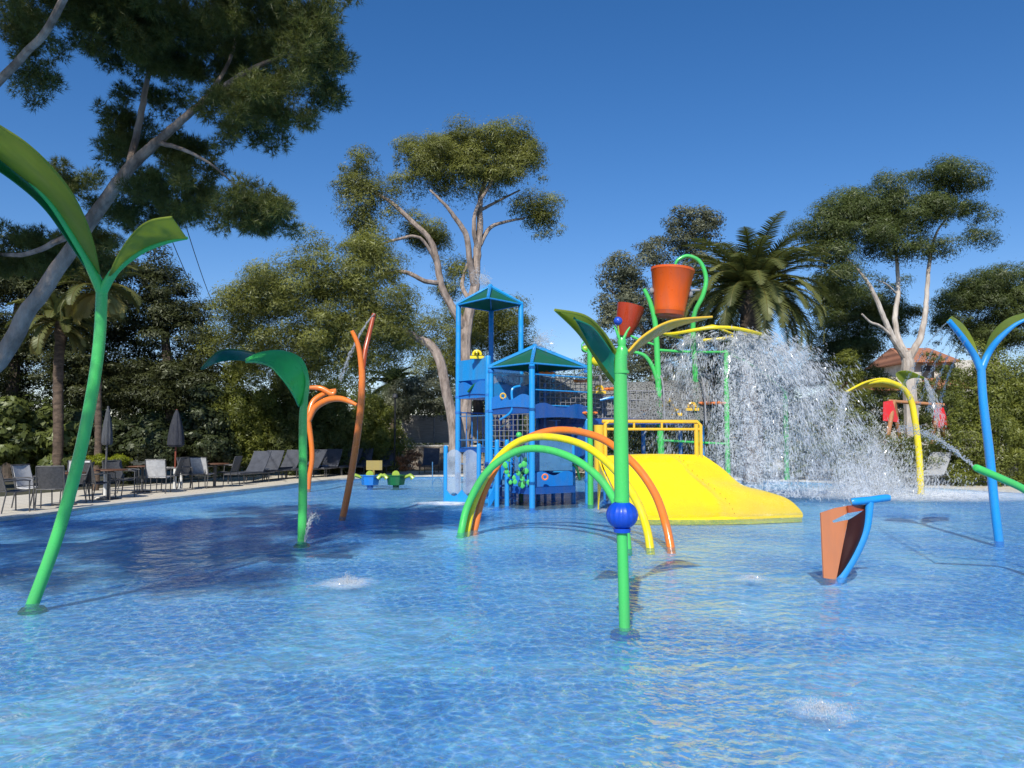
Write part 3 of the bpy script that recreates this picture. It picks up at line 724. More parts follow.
# ------------------------------------------------------------ cables
for i, (a, b) in enumerate([((150,235,22),(214,335,40)),((175,238,22),(222,333,40)),((192,235,22),(228,330,40))]):
    A_ = P(*a); B_ = P(*b); pts = []
    A_ = A_+(A_-B_)*.22
    for k in range(15):
        t_ = k/14; q = A_.lerp(B_, t_); q.z -= .5*math.sin(PI*t_); pts.append(q)
    o = MB().tube(pts, .012, 5).build('overhead_cable', M['black'])
    tag(o, ['leftmost of three thin cables crossing the gap of sky at the left', 'middle of three thin cables crossing the gap of sky at the left', 'rightmost of three thin cables crossing the gap of sky at the left'][i], 'cable', 'overhead cables in the gap of sky')

# ------------------------------------------------------------ leaf sprayers
def leafsheet(mb, A, B, bulge=(0, 0, 0), n=8, nv=9, thick=.012, mi=0, taper=None):
    """ruled sheet between two edges given as (px,py,d); bulge pushes the middle"""
    SA = spline([tuple(P(*p)) for p in A], n); SB = spline([tuple(P(*p)) for p in B], n)
    m = min(len(SA), len(SB)); ia = np.linspace(0, len(SA)-1, m); ib = np.linspace(0, len(SB)-1, m)
    bl = Vector(bulge)
    def at(S, x):
        i = min(len(S)-2, int(x)); return S[i]+(S[i+1]-S[i])*(x-i)
    def fn(u, v):
        a = Vector(at(SA, u*(len(SA)-1))); b = Vector(at(SB, u*(len(SB)-1)))
        k = math.sin(PI*v)*math.sin(PI*min(1, max(0, u*.9+.08)))
        return a.lerp(b, v)+bl*k
    mb.grid(fn, m, nv, mi, thick); return SA, SB
def edge_tube(S, r, seg=8): return MB().tube([s[:3] for s in S], r, seg)

# middle sprayer
d0 = G(625, 627).y
t = thing('leaf_sprayer', G(625, 627), 'green leaf-topped water sprayer with a ribbed blue ball, standing nearest the camera', 'water sprayer')
MB().lathe(G(625, 627)+Vector((0,0,-.09)), [(.125, 0), (.125, .02), (.12, .05), (.10, .06)], 24).build('base_flange', M['blue_deep'], t)
mb = MB(); ptube(mb, [(625,650,d0,.047),(624,600,d0,.047),(622,532,d0,.047)])
mb.tube([P(622,505,d0), P(621,440,d0), P(620.5,380,d0), P(621,356,d0), P(622,352,d0)], [.064,.062,.058,.054,.05], 18)
mb.lathe(P(622,352,d0), [(.050,-.03),(.052,.02),(.034,.05),(.040,.09),(.030,.12),(.001,.13)], 16)
mb.build('pole', M['green'], t)
mb = MB()
for a, b in (((619,338),(614,326)), ((624,338),(630,327))): mb.tube([P(*a, d0), P((a[0]+b[0])/2, (a[1]+b[1])/2-1, d0), P(*b, d0)], [.014,.01,.006], 8)
mb.build('antenna', M['green'], t)
c = P(622,515,d0); mb = MB(); mb.sphere(c, .128, 48, 0, 16, .07, .95); mb.lathe(c, [(.07,-.145),(.075,-.11)], 20); mb.build('ball', M['ball_blue'], t)
mb = MB(); SA, SB = leafsheet(mb, [(616,352,d0),(603,332,d0-.1),(585,316,d0-.25),(555,310,d0-.4)], [(617,388,d0+.05),(602,368,d0+.3),(580,335,d0+.35),(555,310,d0-.4)], (0, .10, .06))
lf = mb.build('leaf', M['olive_sheet'], t, label='wide leaf pointing up and left')
mb = MB(); leafsheet(mb, [(614,355,d0-.02),(604,340,d0-.12),(592,326,d0-.2),(574,318,d0-.28)], [(615,380,d0-.03),(602,362,d0+.1),(588,342,d0+.15),(574,318,d0-.28)], (0, .05, .03), thick=.01); mb.build('leaf_panel', M['teal_sheet'], lf)
mb = edge_tube(SA, .012); mb.tube([s[:3] for s in SB], .010, 8); mb.build('leaf_rim', M['olive_sheet'], lf)
mb = MB(); SA, SB = leafsheet(mb, [(628,352,d0),(645,335,d0+.15),(672,321,d0+.3),(712,317,d0+.5)], [(628,357,d0+.1),(650,339,d0+.7),(678,325,d0+1.0),(712,317,d0+.5)], (0, 0, -.05))
lf = mb.build('leaf', M['yellow_sheet'], t, label='slender yellow leaf pointing right'); edge_tube(SA, .012).build('leaf_rim', M['toy_yellow'], lf)
b = P(618, 300, d0)

for z in (.02,):
    g_ = G(625, 627)
    for k in range(8):
        a = 2*PI*k/8; MB().lathe((g_.x+.105*math.cos(a), g_.y+.105*math.sin(a), -.072), [(.012,0),(.012,.015),(.001,.018)], 8).build('bolt', M['steel'], t)
for py in (372, 500): c = P(621.5, py, d0); MB().tube([c-Vector((0,0,.012)), c+Vector((0,0,.012))], .0665, 18).build('pole_band', M['green'], t)
# left sprayer
d0 = G(33, 603).y
t = thing('leaf_sprayer', G(33, 603), 'tall curved green sprayer stem at the left edge, forking into two olive leaves', 'water sprayer')
MB().lathe(G(33, 603)+Vector((0,0,-.09)), [(.125, 0), (.125, .02), (.10, .05)], 24).build('base_flange', M['green_dark'], t)
mb = MB(); ptube(mb, [(24,628,d0,.058),(33,603,d0,.058),(56,540,d0,.058),(76,470,d0,.057),(90,405,d0,.056),(99,345,d0,.055),(102,288,d0,.053)], 8, 18); mb.build('pole', M['green'], t)
mb = MB(); ptube(mb, [(102,292,d0,.054),(88,262,d0-.15,.045),(70,232,d0-.4,.035),(48,200,d0-.7,.028),(15,168,d0-1,.02),(-25,140,d0-1.3,.012)], 8, 12); mb.build('branch', M['green'], t)
mb = MB(); ptube(mb, [(102,292,d0,.05),(116,270,d0-.1,.04),(140,252,d0-.2,.03),(165,242,d0-.3,.024),(187,238,d0-.4,.015)], 8, 12); mb.build('branch', M['green'], t)
mb = MB(); SA, SB = leafsheet(mb, [(100,285,d0),(88,262,d0-.15),(70,232,d0-.4),(48,200,d0-.7),(15,172,d0-1),(-25,140,d0-1.3)], [(100,278,d0-.02),(92,240,d0-.5),(78,205,d0-.95),(58,175,d0-1.3),(24,142,d0-1.6),(-25,112,d0-1.8)], (0, .05, 0))
lf = mb.build('leaf', M['olive_sheet'], t); edge_tube(SB, .009).build('leaf_rim', M['olive_sheet'], lf)
mb = MB(); leafsheet(mb, [(98,288,d0),(86,268,d0-.15),(66,238,d0-.4),(44,208,d0-.7),(15,182,d0-1),(-25,155,d0-1.3)], [(100,285,d0-.02),(88,262,d0-.15),(70,232,d0-.4),(48,200,d0-.7),(15,172,d0-1),(-25,140,d0-1.3)], (0, .05, 0)); mb.build('leaf_panel', M['green_dark'], lf)
mb = MB(); SA, SB = leafsheet(mb, [(105,288,d0),(118,268,d0-.1),(140,251,d0-.2),(165,241,d0-.3),(187,238,d0-.4)], [(106,284,d0),(118,256,d0-.35),(134,233,d0-.6),(150,221,d0-.75),(172,217,d0-.8)], (0, .06, 0))
lf = mb.build('leaf', M['olive_sheet'], t); edge_tube(SB, .009).build('leaf_rim', M['olive_sheet'], lf)

# green palm-leaf sprayer
d0 = G(302, 541).y
t = thing('leaf_sprayer', G(302, 541), 'green sprayer post in the pine shade with a broad drooping leaf on top', 'water sprayer')
MB().lathe(G(302, 541)+Vector((0,0,-.09)), [(.125, 0), (.125, .02), (.10, .05)], 20).build('base_flange', M['green_dark'], t)
mb = MB(); ptube(mb, [(302,560,d0,.068),(302,541,d0,.068),(303,480,d0,.066),(303,420,d0,.062),(305,395,d0,.05),(306,378,d0,.035),(298,362,d0,.025)], 8, 14); mb.build('pole', M['green'], t)
mb = MB(); SA, SB = leafsheet(mb, [(306,404,d0),(308,380,d0+.1),(301,360,d0+.1),(284,352,d0),(262,353,d0-.2),(246,360,d0-.35)], [(299,406,d0),(292,392,d0-.5),(282,378,d0-.7),(270,366,d0-.7),(256,362,d0-.5),(246,362,d0-.35)], (0, .18, .12))
lf = mb.build('leaf', M['green_sheet'], t); mb = edge_tube(SA, .022); mb.tube([s[:3] for s in SB], .016, 8); mb.build('leaf_rim', M['green'], lf)
mb = MB(); SA, SB = leafsheet(mb, [(290,366,d0+.1),(262,356,d0+.4),(238,350,d0+.6),(218,352,d0+.7),(201,369,d0+.7)], [(286,372,d0+.1),(260,364,d0+.9),(238,360,d0+1.2),(218,362,d0+1.1),(201,370,d0+.7)], (0, 0, .08))
lf = mb.build('leaf', M['teal_sheet'], t); edge_tube(SA, .014).build('leaf_rim', M['green_dark'], lf)

# orange forked sprayer
d0 = G(343, 516).y
t = thing('forked_sprayer', G(343, 516), 'tall orange sprayer that forks into two prongs, left of the climbing tower', 'water sprayer')
mb = MB(); ptube(mb, [(338,530,d0,.068),(343,516,d0,.068),(352,470,d0,.07),(360,415,d0,.072),(362,385,d0,.07),(362,370,d0,.068)], 8, 14); mb.build('pole', M['orange'], t)
mb = MB(); ptube(mb, [(362,374,d0,.062),(360,355,d0,.055),(357,342,d0,.05),(352,331,d0,.042)], 6, 12); mb.build('branch', M['orange'], t)
mb = MB(); ptube(mb, [(362,374,d0,.06),(365,352,d0+.1,.055),(369,335,d0+.2,.05),(374,314,d0+.3,.045)], 6, 12); mb.build('branch', M['orange_dark'], t)

# orange curled sprayer behind
d0 = G(308, 489).y
t = thing('curled_sprayer', G(308, 489), 'orange sprayer with two curling horns, behind the green leaf sprayer', 'water sprayer')
mb = MB(); ptube(mb, [(308,500,d0,.075),(309,480,d0,.075),(312,460,d0,.08),(311,440,d0,.08),(308,420,d0,.09)], 8, 12); mb.build('pole', M['orange'], t)
mb = MB(); ptube(mb, [(308,422,d0,.09),(315,408,d0,.10),(328,400,d0-.2,.10),(342,399,d0-.4,.09),(357,405,d0-.6,.05)], 8, 12); mb.build('branch', M['orange'], t)
mb = MB(); ptube(mb, [(308,420,d0,.08),(313,402,d0+.2,.09),(326,393,d0+.4,.08),(336,390,d0+.5,.05)], 8, 12)
ptube(mb, [(304,388,d0+.3,.05),(320,388,d0+.3,.08),(332,394,d0+.3,.09),(335,390,d0+.3,.06)], 8, 12); mb.build('horn', M['orange'], t)

# rainbow arches
arch_pts = [('green', 'green', [(458,545,13.2),(461,533,13.1),(468,505,13.2),(487,472,13.1),(515,452,13.0),(542,449,12.8),(572,458,12.5),(597,476,12.2),(614,500,11.9),(625,530,11.5),(628,556,11.2)], 'lowest, green hoop of the rainbow arches'),
            ('yellow', 'yellow', [(465,545,13.3),(467,531,13.3),(475,500,13.4),(495,462,13.3),(520,441,13.2),(550,437,13.0),(585,446,12.6),(615,470,12.2),(636,500,11.8),(647,530,11.5),(651,556,11.3)], 'middle, yellow hoop of the rainbow arches'),
            ('orange', 'orange', [(472,540,13.5),(475,528,13.5),(485,490,13.6),(505,455,13.6),(530,437,13.5),(562,430,13.3),(600,438,12.9),(632,462,12.4),(654,492,12),(666,525,11.6),(672,555,11.4)], 'tallest, orange hoop of the rainbow arches')]
for nm, mt, pts, lab in arch_pts:
    mb = MB(); ptube(mb, [p+(.062,) for p in pts], 8, 14); o = mb.build('water_arch', M[mt])
    tag(o, lab, 'water arch', 'rainbow arches in front of the slide')

# boat-sail sprayer
d0 = G(835, 577).y
t = thing('sail_sprayer', G(838, 577), 'small blue T-shaped water cannon with an orange sail, one half coloured as shaded, at right', 'water cannon')
mb = MB(); ptube(mb, [(833,588,d0,.05),(842,576,d0,.05),(856,552,d0,.055),(866,528,d0,.05),(870,502,d0,.045)], 8, 14); mb.build('mast', M['blue'], t)
mb = MB(); ptube(mb, [(851,502,d0-.05,.036),(855,501.5,d0-.05,.043),(870,500,d0,.042),(885,498,d0+.05,.042),(890,498,d0+.05,.034)], 6, 16); mb.build('crossbar', M['blue'], t)
def poly_sheet(pts, th=.02):
    w = [P(*p) for p in pts]; mb = MB(); n = len(w); nn = (w[1]-w[0]).cross(w[2]-w[0]).normalized()*th
    mb.add(w+[q+nn for q in w], [tuple(range(n)), tuple(range(2*n-1, n-1, -1))]+[(i, (i+1) % n, n+(i+1) % n, n+i) for i in range(n)]); return mb
sl_ = [(821,513),(836,508),(848,506),(848,513),(832,521),(834,523),(848,520),(844,540),(837,576),(836,580),(824,578),(823,560)]
poly_sheet([(x, y, d0-.15+(x-821)*.0035) for x, y in sl_]).build('sail', M['salmon'], t, smooth=False, label='flat orange half of the sail')
mb = MB(); leafsheet(mb, [(848,520,d0-.10),(844,540,d0-.05),(838,560,d0-.02),(835,577,d0)], [(869,506,d0+.05),(864,530,d0+.02),(852,556,d0),(838,578,d0)], (0, -.07, 0)); mb.build('sail', M['shade_dark'], t, label='curved half of the sail, shade put into its colour')
poly_sheet([(848,506,d0-.1),(868,505,d0+.05),(866,510,d0+.05),(849,513,d0-.1)]).build('sail_rim', M['orange_dark'], t, smooth=False)

# yellow arching sprayer far right
d0 = G(921, 495).y
t = thing('leaf_sprayer', G(921, 495), 'yellow arching sprayer with a drooping yellow leaf near the far right pool edge', 'water sprayer')
mb = MB(); ptube(mb, [(922,505,d0,.09),(921,495,d0,.09),(919,455,d0,.088),(915,420,d0,.085),(910,398,d0,.08),(900,386,d0-.1,.07),(883,381,d0-.3,.06),(868,383,d0-.5,.045)], 8, 12); mb.build('pole', M['yellow'], t)
mb = MB(); SA, SB = leafsheet(mb, [(903,386,d0-.1),(885,379,d0-.3),(866,382,d0-.6),(846,392,d0-.9)], [(903,390,d0+.1),(885,387,d0+.6),(866,388,d0+.5),(846,393,d0-.9)], (0, 0, -.05)); lf = mb.build('leaf', M['yellow_sheet'], t, label='leaf arching to the left')
edge_tube(SA, .03).build('leaf_rim', M['yellow'], lf)
mb = MB(); leafsheet(mb, [(905,386,d0),(896,374,d0+.4),(908,371,d0+.7),(925,378,d0+1)], [(909,392,d0),(906,382,d0+1),(914,378,d0+1.2),(925,379,d0+1)], (0, 0, .05)); mb.build('leaf', M['olive_sheet'], t, label='olive leaf arching to the right')

# blue forked sprayer
d0 = 12.0
t = thing('forked_sprayer', G(999, 541), 'bright blue forked sprayer with olive leaves at the right edge', 'water sprayer')
d0 = G(999, 541).y
mb = MB(); ptube(mb, [(1001,560,d0,.065),(999,541,d0,.065),(994,500,d0,.065),(989,450,d0,.065),(983,400,d0,.062),(981,366,d0,.06)], 8, 14); mb.build('pole', M['blue'], t)
mb = MB(); ptube(mb, [(981,370,d0,.06),(974,355,d0,.052),(962,337,d0-.1,.046),(949,321,d0-.2,.04)], 8, 12); mb.build('branch', M['blue'], t)
mb = MB(); ptube(mb, [(981,370,d0,.058),(988,354,d0,.052),(998,340,d0-.1,.046),(1015,325,d0-.2,.03),(1034,316,d0-.3,.02)], 8, 12); mb.build('branch', M['blue'], t)
mb = MB(); leafsheet(mb, [(978,360,d0),(970,350,d0),(960,335,d0-.1),(948,320,d0-.2)], [(979,356,d0+.1),(974,341,d0+.3),(964,325,d0+.3),(952,316,d0+.1)], (0, .05, 0)); mb.build('leaf', M['olive_sheet'], t)
mb = MB(); leafsheet(mb, [(985,356,d0),(996,342,d0-.1),(1012,327,d0-.2),(1034,316,d0-.3)], [(985,352,d0+.1),(992,334,d0+.4),(1008,319,d0+.4),(1034,311,d0+.2)], (0, .05, 0)); mb.build('leaf', M['olive_sheet'], t)
# green nozzle
t = thing('water_cannon', G(1046, 575), 'green tube water cannon poking in from the right edge', 'water cannon')
d0 = G(1046, 575).y
mb = MB(); ptube(mb, [(977,468,d0-.1,.04),(979,469,d0-.1,.044),(1000,478,d0-.05,.044),(1025,490,d0,.044),(1040,505,d0,.044),(1046,575,d0,.044),(1046,600,d0,.044)], 8, 14); mb.build('barrel', M['green'], t)

# ------------------------------------------------------------ climbing tower
ctr = P(520, 470, 18.8); base = Vector((ctr.x, 18.8, 0))
t = thing('climbing_tower', base, 'blue water climbing tower with two green pitched roofs on tall posts', 'play tower')
def Xd(px, d): return Vector(((px-512)/F*d/1.0, d, 0))       # plan position of a post (small tilt ignored)
def post(px, d, ztop, r=.055, mat='blue', zb=-.09):
    p = Xd(px, d); mb = MB(); mb.tube([(p.x, p.y, zb), (p.x, p.y, ztop-.02), (p.x, p.y, ztop), (p.x, p.y, ztop+.02)], [r, r, r*.92, r*.5], 14); mb.lathe((p.x, p.y, -.09), [(r*2.2, 0), (r*2.2, .03), (r, .05)], 14)
    return mb.build('post', M[mat], t)
A1, A2, A3, A4 = (458,20.0), (488,19.0), (521,19.9), (491,20.9)
B1, B2, B3, B4 = (491,18.7), (532,17.55), (587,18.7), (538,19.9)
for p, z in ((A1,4.98),(A3,4.98),(A4,4.98)): post(*p, z, .068)
post(*A2, 3.55, .075)
for p in (B1,B2,B3,B4): post(*p, 3.24 if p is not B3 else 2.0, .068 if p is B2 else .06)
for p, z in (((553,20.3),3.35),((573,19.0),1.7),((497,17.9),1.5),((507,18.1),1.5),((446,19.4),1.35),((479,18.9),1.4),((643,20.5),2.3),((680,21),2.35),((702,20.5),1.85)): post(*p, z, .055)
def roof(cx, d, corners, zc, zap, name):
    ap = Xd(cx, d); ap.z = zap; cs = []
    for c in corners: v = Xd(*c); v.z = zc; cs.append(v+(v-Vector((ap.x, ap.y, zc)))*.06)
    mb = MB()
    for i in range(4):
        a, b = cs[i], cs[(i+1) % 4]; tz = Vector((0, 0, .012))
        mb.add([a, b, ap, a-tz, b-tz, ap-tz], [(0, 1, 2), (5, 4, 3)])
    o = mb.build('roof', M['roof_green'], t, smooth=False)
    mb = MB()
    for i in range(4):
        mb.tube([cs[i]+Vector((0,0,.02)), ap+Vector((0,0,.03))], [.042, .05], 6)
        a, b = cs[i], cs[(i+1) % 4]; mb.tube([a, b], .022, 6)
    mb.sphere(ap+Vector((0,0,.03)), .07, 10); mb.build('roof_edge', M['blue'], o)
    return o
roof(490, 19.9, [A1, A2, A3, A4], 4.98, 5.42, 'a')
roof(535, 18.7, [B1, B2, (584, 18.7), B4], 3.24, 3.73, 'b')
def slab(corners, z0, z1, mat, name='platform'):
    cs = [Xd(*c) for c in corners]; n = len(cs); mb = MB()
    mb.add([(c.x, c.y, z0) for c in cs]+[(c.x, c.y, z1) for c in cs], [tuple(range(n)), tuple(range(2*n-1, n-1, -1))]+[(i, (i+1) % n, n+(i+1) % n, n+i) for i in range(n)])
    return mb.build(name, M[mat], t, smooth=False, bevel=.01)
slab([A1,A2,A3,A4], 2.55, 2.72, 'blue_mid'); slab([A1,A2,A3,A4], 1.2, 1.3, 'blue_deep')
slab([B1,B2,B3,B4], 2.12, 2.28, 'blue_deep'); slab([(512,18.0),B2,(575,18.2),(573,19.3),(515,19.6)], .30, .46, 'blue_deep')
slab([(447,19.4),(479,18.9),(492,19.6),(462,20.4)], .02, .14, 'blue')
slab([B4,B3,(700,20.5),(690,21.8),(560,21.2)], 1.9, 2.03, 'blue_deep')
def panel(a, b, z0, z1, mat, name='panel', wave=0, holes=0, top=None, inset=.06):
    pa, pb = Xd(*a), Xd(*b); dr = (pb-pa).normalized(); pa = pa+dr*inset; pb = pb-dr*inset
    def fn(u, v):
        x = pa.lerp(pb, u); zt = z1+(wave*math.sin(u*PI*3) if wave else 0); zb = z0+(abs(wave)*.6*math.sin(u*PI) if wave else 0)
        return (x.x, x.y, zb+(zt-zb)*v)
    return MB().grid(fn, 17, 3, 0, .03).build(name, M[mat], t)
panel(A1, A2, 3.0, 3.52, 'blue'); panel(A1, A2, 2.62, 2.92, 'blue_mid', wave=.05); panel(A4, A3, 2.7, 3.45, 'blue_mid'); panel(A1, A4, 2.7, 3.5, 'blue_mid')
panel(A2, A3, 2.7, 3.4, 'clear_blue', 'window_panel')
panel(B1, B4, 2.2, 2.85, 'blue', wave=.07); panel(B1, B2, 2.24, 2.5, 'blue_mid', wave=.06); panel(B2, B3, 2.0, 2.3, 'blue_deep', wave=.06)
panel(B1, B4, 2.85, 3.15, 'clear', 'window_panel'); panel(B4, (553,20.3), 2.0, 3.2, 'clear_blue', 'window_panel')
panel((512,18.05), (532,17.7), .42, .72, 'blue_mid', wave=.04); panel((532,17.75), (574,18.3), .42, .75, 'blue_mid', wave=.05); panel((512,18.0),(574,18.4), .8, 1.5, 'clear_blue', 'window_panel')
panel((515,19.6),(573,19.6), .4, 1.7, 'blue_deep'); panel(B4, B3, 1.0, 1.9, 'blue_deep')  # deep blue panels added at the back to darken the shaded inside
panel(A1, A2, .2, 1.2, 'blue_deep', inset=.4)
# clear round shields by the entrance and the blue step bowl
for a, b in (((447,19.35),(462,19.3)), ((463,19.3),(478,18.95))):
    pa, pb = Xd(*a), Xd(*b); mb = MB()
    mb.grid(lambda u, v: (pa.x+(pb.x-pa.x)*(u*.9+.05), pa.y+(pb.y-pa.y)*u-.06*math.sin(PI*u), .22+.95*v-.16*(2*u-1)**2*(1-v)*1+(.10*(1-(2*u-1)**2))*v), 13, 9, 0, .012); mb.build('shield', M['clear'], t)
pa, pb = Xd(447,19.3), Xd(479,18.85)
MB().grid(lambda u, v: (pa.x+(pb.x-pa.x)*u, pa.y+(pb.y-pa.y)*u-.02, .0+v*(.30-.16*abs(math.sin(2*PI*u)))), 25, 3, 0, .05).build('step_panel', M['blue'], t)
mb = MB(); c = Xd(438, 19.8); mb.tube([(c.x+.13*math.cos(a), c.y, .35+.19*math.sin(a)) for a in np.linspace(0, 2*PI, 21)], .014, 6, cap=False); mb.tube([(c.x-.13,c.y,.4),(c.x-.13,c.y,.95)], .014, 6); mb.build('hoop', M['clear_blue'], t)
# stairs and their stringers
mb = MB(); s0, s1 = Xd(496, 18.2), Xd(487, 17.6)
mb.grid(lambda u, v: (Xd(488+17*u, 17.9).x, 17.9+.3*u, .0+1.0*u**1.6+v*(.22+.12*math.sin(PI*u))), 12, 3, 0, .04); mb.build('stair_side', M['blue'], t)
mb = MB()
for k in range(8): q = Xd(492+k*1.0, 18.6+.12*k); mb.box((q.x+.15, q.y, .15+.27*k), (.8, .26, .04))
mb.build('stair_tread', M['blue_deep'], t, smooth=False)
mb = MB()
for z in (.9, 1.5, 2.1): a, b = Xd(*A1), Xd(*A2); mb.tube([(a.x,a.y,z),(b.x,b.y,z)], .018, 6)
a, b = P(520, 434, 18.6), P(602, 372, 19.4); mb.tube([P(500,428,18.6), P(560,385,19), P(612,354,19.4)], .014, 6)
mb.build('rail', M['clear_blue'], t)
# net tunnel
pa, pb = Xd(540, 20.0), Xd(705, 20.6)
def tun(u, v):
    a = PI*(v*1.0); return (pa.x+(pb.x-pa.x)*u, pa.y+(pb.y-pa.y)*u+.55*math.cos(a), 2.0+1.15*math.sin(a)**.6*(1-.12*math.sin(PI*u)))
MB().grid(tun, 30, 13).build('net_tunnel', M['net'], t)
for px in (560, 600, 625, 660, 700):
    q = Xd(px, 20.1); MB().tube([(q.x, q.y+.56*math.cos(a), 2.0+1.17*abs(math.sin(a))**.6) for a in np.linspace(0, PI, 15)], .02, 6).build('net_hoop', M['steel'], t)
# spray toys clipped to the rails
def spraytoy(px, py, d, mat, kind):
    c = P(px, py, d); mb = MB()
    if kind == 0:
        mb.lathe(c, [(.02,-.02),(.075,-.01),(.10,.03),(.06,.05),(.02,.07)], 12, M=Matrix.Diagonal((1.35,1,1)))
        mb.tube([c+Vector((-.1,0,.02)), c+Vector((-.19,-.03,.03))], [.045,.02], 8)
        mb.tube([c+Vector((.1,0,.02)), c+Vector((.18,.0,.03))], [.04,.02], 8)
    else:
        mb.tube([c+Vector((.085*math.cos(a)*1.1, 0, .07+.085*math.sin(a))) for a in np.linspace(-.3, PI+.3, 12)], .032, 8)
        mb.box(c+Vector((0,0,-.01)), (.34,.12,.07)); mb.tube([c+Vector((0,-.05,.06)), c+Vector((0,-.22,.10))], [.035,.02], 8)
    return mb.build('spray_toy', M[mat], t)
for a in [(547,374,18.4,'orange',0),(581,382,19,'orange',0),(567,393,19,'orange',0),(590,414,18.6,'orange',0),(477,357,19.2,'yellow',1),(599,392,19.4,'toy_yellow',1),(612,390,19.4,'orange',0),
          (668,405,20,'toy_yellow',1),(675,414,20,'toy_yellow',1),(692,409,20,'toy_yellow',1),(706,404,20,'orange',0),(719,404,20,'orange',0),(648,411,20,'orange',0),(574,430,18,'toy_lime',0)]: spraytoy(*a)
c = Xd(518, 17.7)
for k in range(26):
    a = random.uniform(0, 1); c = P(500+30*a+random.uniform(-5,5), 468+random.uniform(-14,18), 17.6); r_ = random.uniform(.03,.065)
    mb = MB(); mb.grid(lambda u, v: c+Vector(((u-.5)*r_*2*math.sin(PI*v)**.7, (u-.5)**2*r_, (v-.5)*r_*2.4)), 5, 7, 0, .008); mb.build('plastic_leaf', M['green' if k % 3 else 'green_dark'], t)
post(*(521,19.2), 2.1, .05, 'green_dark')
c = P(519,435,17.8); MB().sphere(c, .07, 12).build('knob', M['green'], t)

# more rails, balusters, pipes and small fittings on the tower
def bars(a, b, z0, z1, n, mat, name='railing', r=.014, horiz=2):
    pa, pb = Xd(*a), Xd(*b); mb = MB()
    for k in range(horiz): z = z0+(z1-z0)*(k/(max(1, horiz-1))); mb.tube([(pa.x,pa.y,z),(pb.x,pb.y,z)], r*1.2, 6)
    for k in range(n): q = pa.lerp(pb, (k+.5)/n); mb.tube([(q.x,q.y,z0-.01),(q.x,q.y,z1+.01)], r, 6)
    mb.build(name, M[mat], t)
bars(A2, B4, 2.25, 3.1, 9, 'blue'); bars(B2, B3, 2.3, 3.0, 0, 'blue', horiz=3); bars(A1, A4, 1.3, 2.2, 6, 'blue_mid'); bars(A4, A3, 1.3, 2.3, 7, 'blue_mid')
bars((512,18.6),(545,18.9), .5, 1.5, 6, 'blue_mid'); bars(B1, B2, .6, 1.3, 5, 'blue'); bars((602,19.6),(700,20.2), 2.05, 2.75, 16, 'steel', r=.01, horiz=4)
for p, z in (((512,18.9),2.2),((545,19.3),2.9),((562,19.6),2.2),((604,19.8),2.6),((622,20.3),2.9),((515,20.4),3.2),((501,19.8),2.6)): post(*p, z, .035, 'blue_mid')
for pts_ in ([(500,420,18.2),(512,410,18.1),(512,390,18.1),(520,386,18.2)], [(545,470,18.6),(560,462,18.6),(575,466,18.7),(580,480,18.7)], [(600,400,19.2),(615,398,19.2),(618,410,19.2),(618,440,19.2)], [(540,440,19),(555,436,19),(556,420,19)], [(468,392,19.5),(476,384,19.4),(484,388,19.3)]):
    mb = MB(); ptube(mb, [q+(.03,) for q in pts_], 6, 8); mb.build('water_pipe', M[random.choice(['blue','blue_mid','green_dark'])], t)
for (px, py, d_, mt) in ((545,477,17.6,'orange'),(503,396,18.3,'toy_yellow')):
    c = P(px, py, d_); MB().tube([c+Vector((.06*math.cos(a),0,.06*math.sin(a))) for a in np.linspace(0,2*PI,17)], .02, 6, cap=False).build('hand_wheel', M[mt], t)
mb = MB()
for k in range(9): mb.box((Xd(560,19.3).x-.02, 19.25+.02*k, .55+.18*k), (.5, .16, .03))
mb.build('ladder_tread', M['blue'], t, smooth=False)
for k, (a, b) in enumerate(((B1,B2),(B2,B3),(A1,A2))):
    for z in (.55, 2.2, 3.15 if k < 2 else 2.6):
        for p in (a, b):
            q = Xd(*p); MB().tube([(q.x,q.y,z-.03),(q.x,q.y,z+.03)], .078, 12).build('clamp', M['blue_mid'], t)
# square safety net between the decks
def netgrid(a, b, z0, z1, nx, nz, mat='steel'):
    pa, pb = Xd(*a), Xd(*b); mb = MB()
    for i in range(nx+1): q = pa.lerp(pb, i/nx); mb.tube([(q.x,q.y,z0),(q.x,q.y,z1)], .008, 4)
    for j in range(nz+1): z = z0+(z1-z0)*j/nz; mb.tube([(pa.x,pa.y,z),(pb.x,pb.y,z)], .008, 4)
    mb.build('safety_net', M[mat], t)
netgrid((540,18.6),(600,19.4), 2.3, 3.1, 12, 7); netgrid(B1, B2, 1.35, 2.1, 9, 6)

# green flower pole with yellow balls, behind the near sprayer
q = Xd(590, 18.4)
t2 = thing('flower_post', q, 'slim green post topped with a yellow and a white ball, left of the nearest sprayer', 'water toy')
MB().tube([(q.x,q.y,-.09),(q.x,q.y,2.2),(q.x,q.y,3.85)], [.07,.065,.055], 12).build('pole', M['green'], t2)
mb = MB(); mb.sphere(P(597,361,18.4), .13, 16, 0, 8, .06); mb.build('ball', M['yellow'], t2)
mb = MB(); mb.sphere(P(594,348,18.5), .09, 14); mb.build('ball', M['whitepaint'], t2)
mb = MB(); mb.sphere(P(585,349,18.5), .09, 14); mb.build('ball', M['toy_lime'], t2)
mb = MB(); mb.tube([P(589,342,18.4)+Vector((.18*math.cos(a),0,.14*math.sin(a)-.1)) for a in np.linspace(0,2*PI,20)], .015, 6); mb.build('hoop', M['green'], t2)

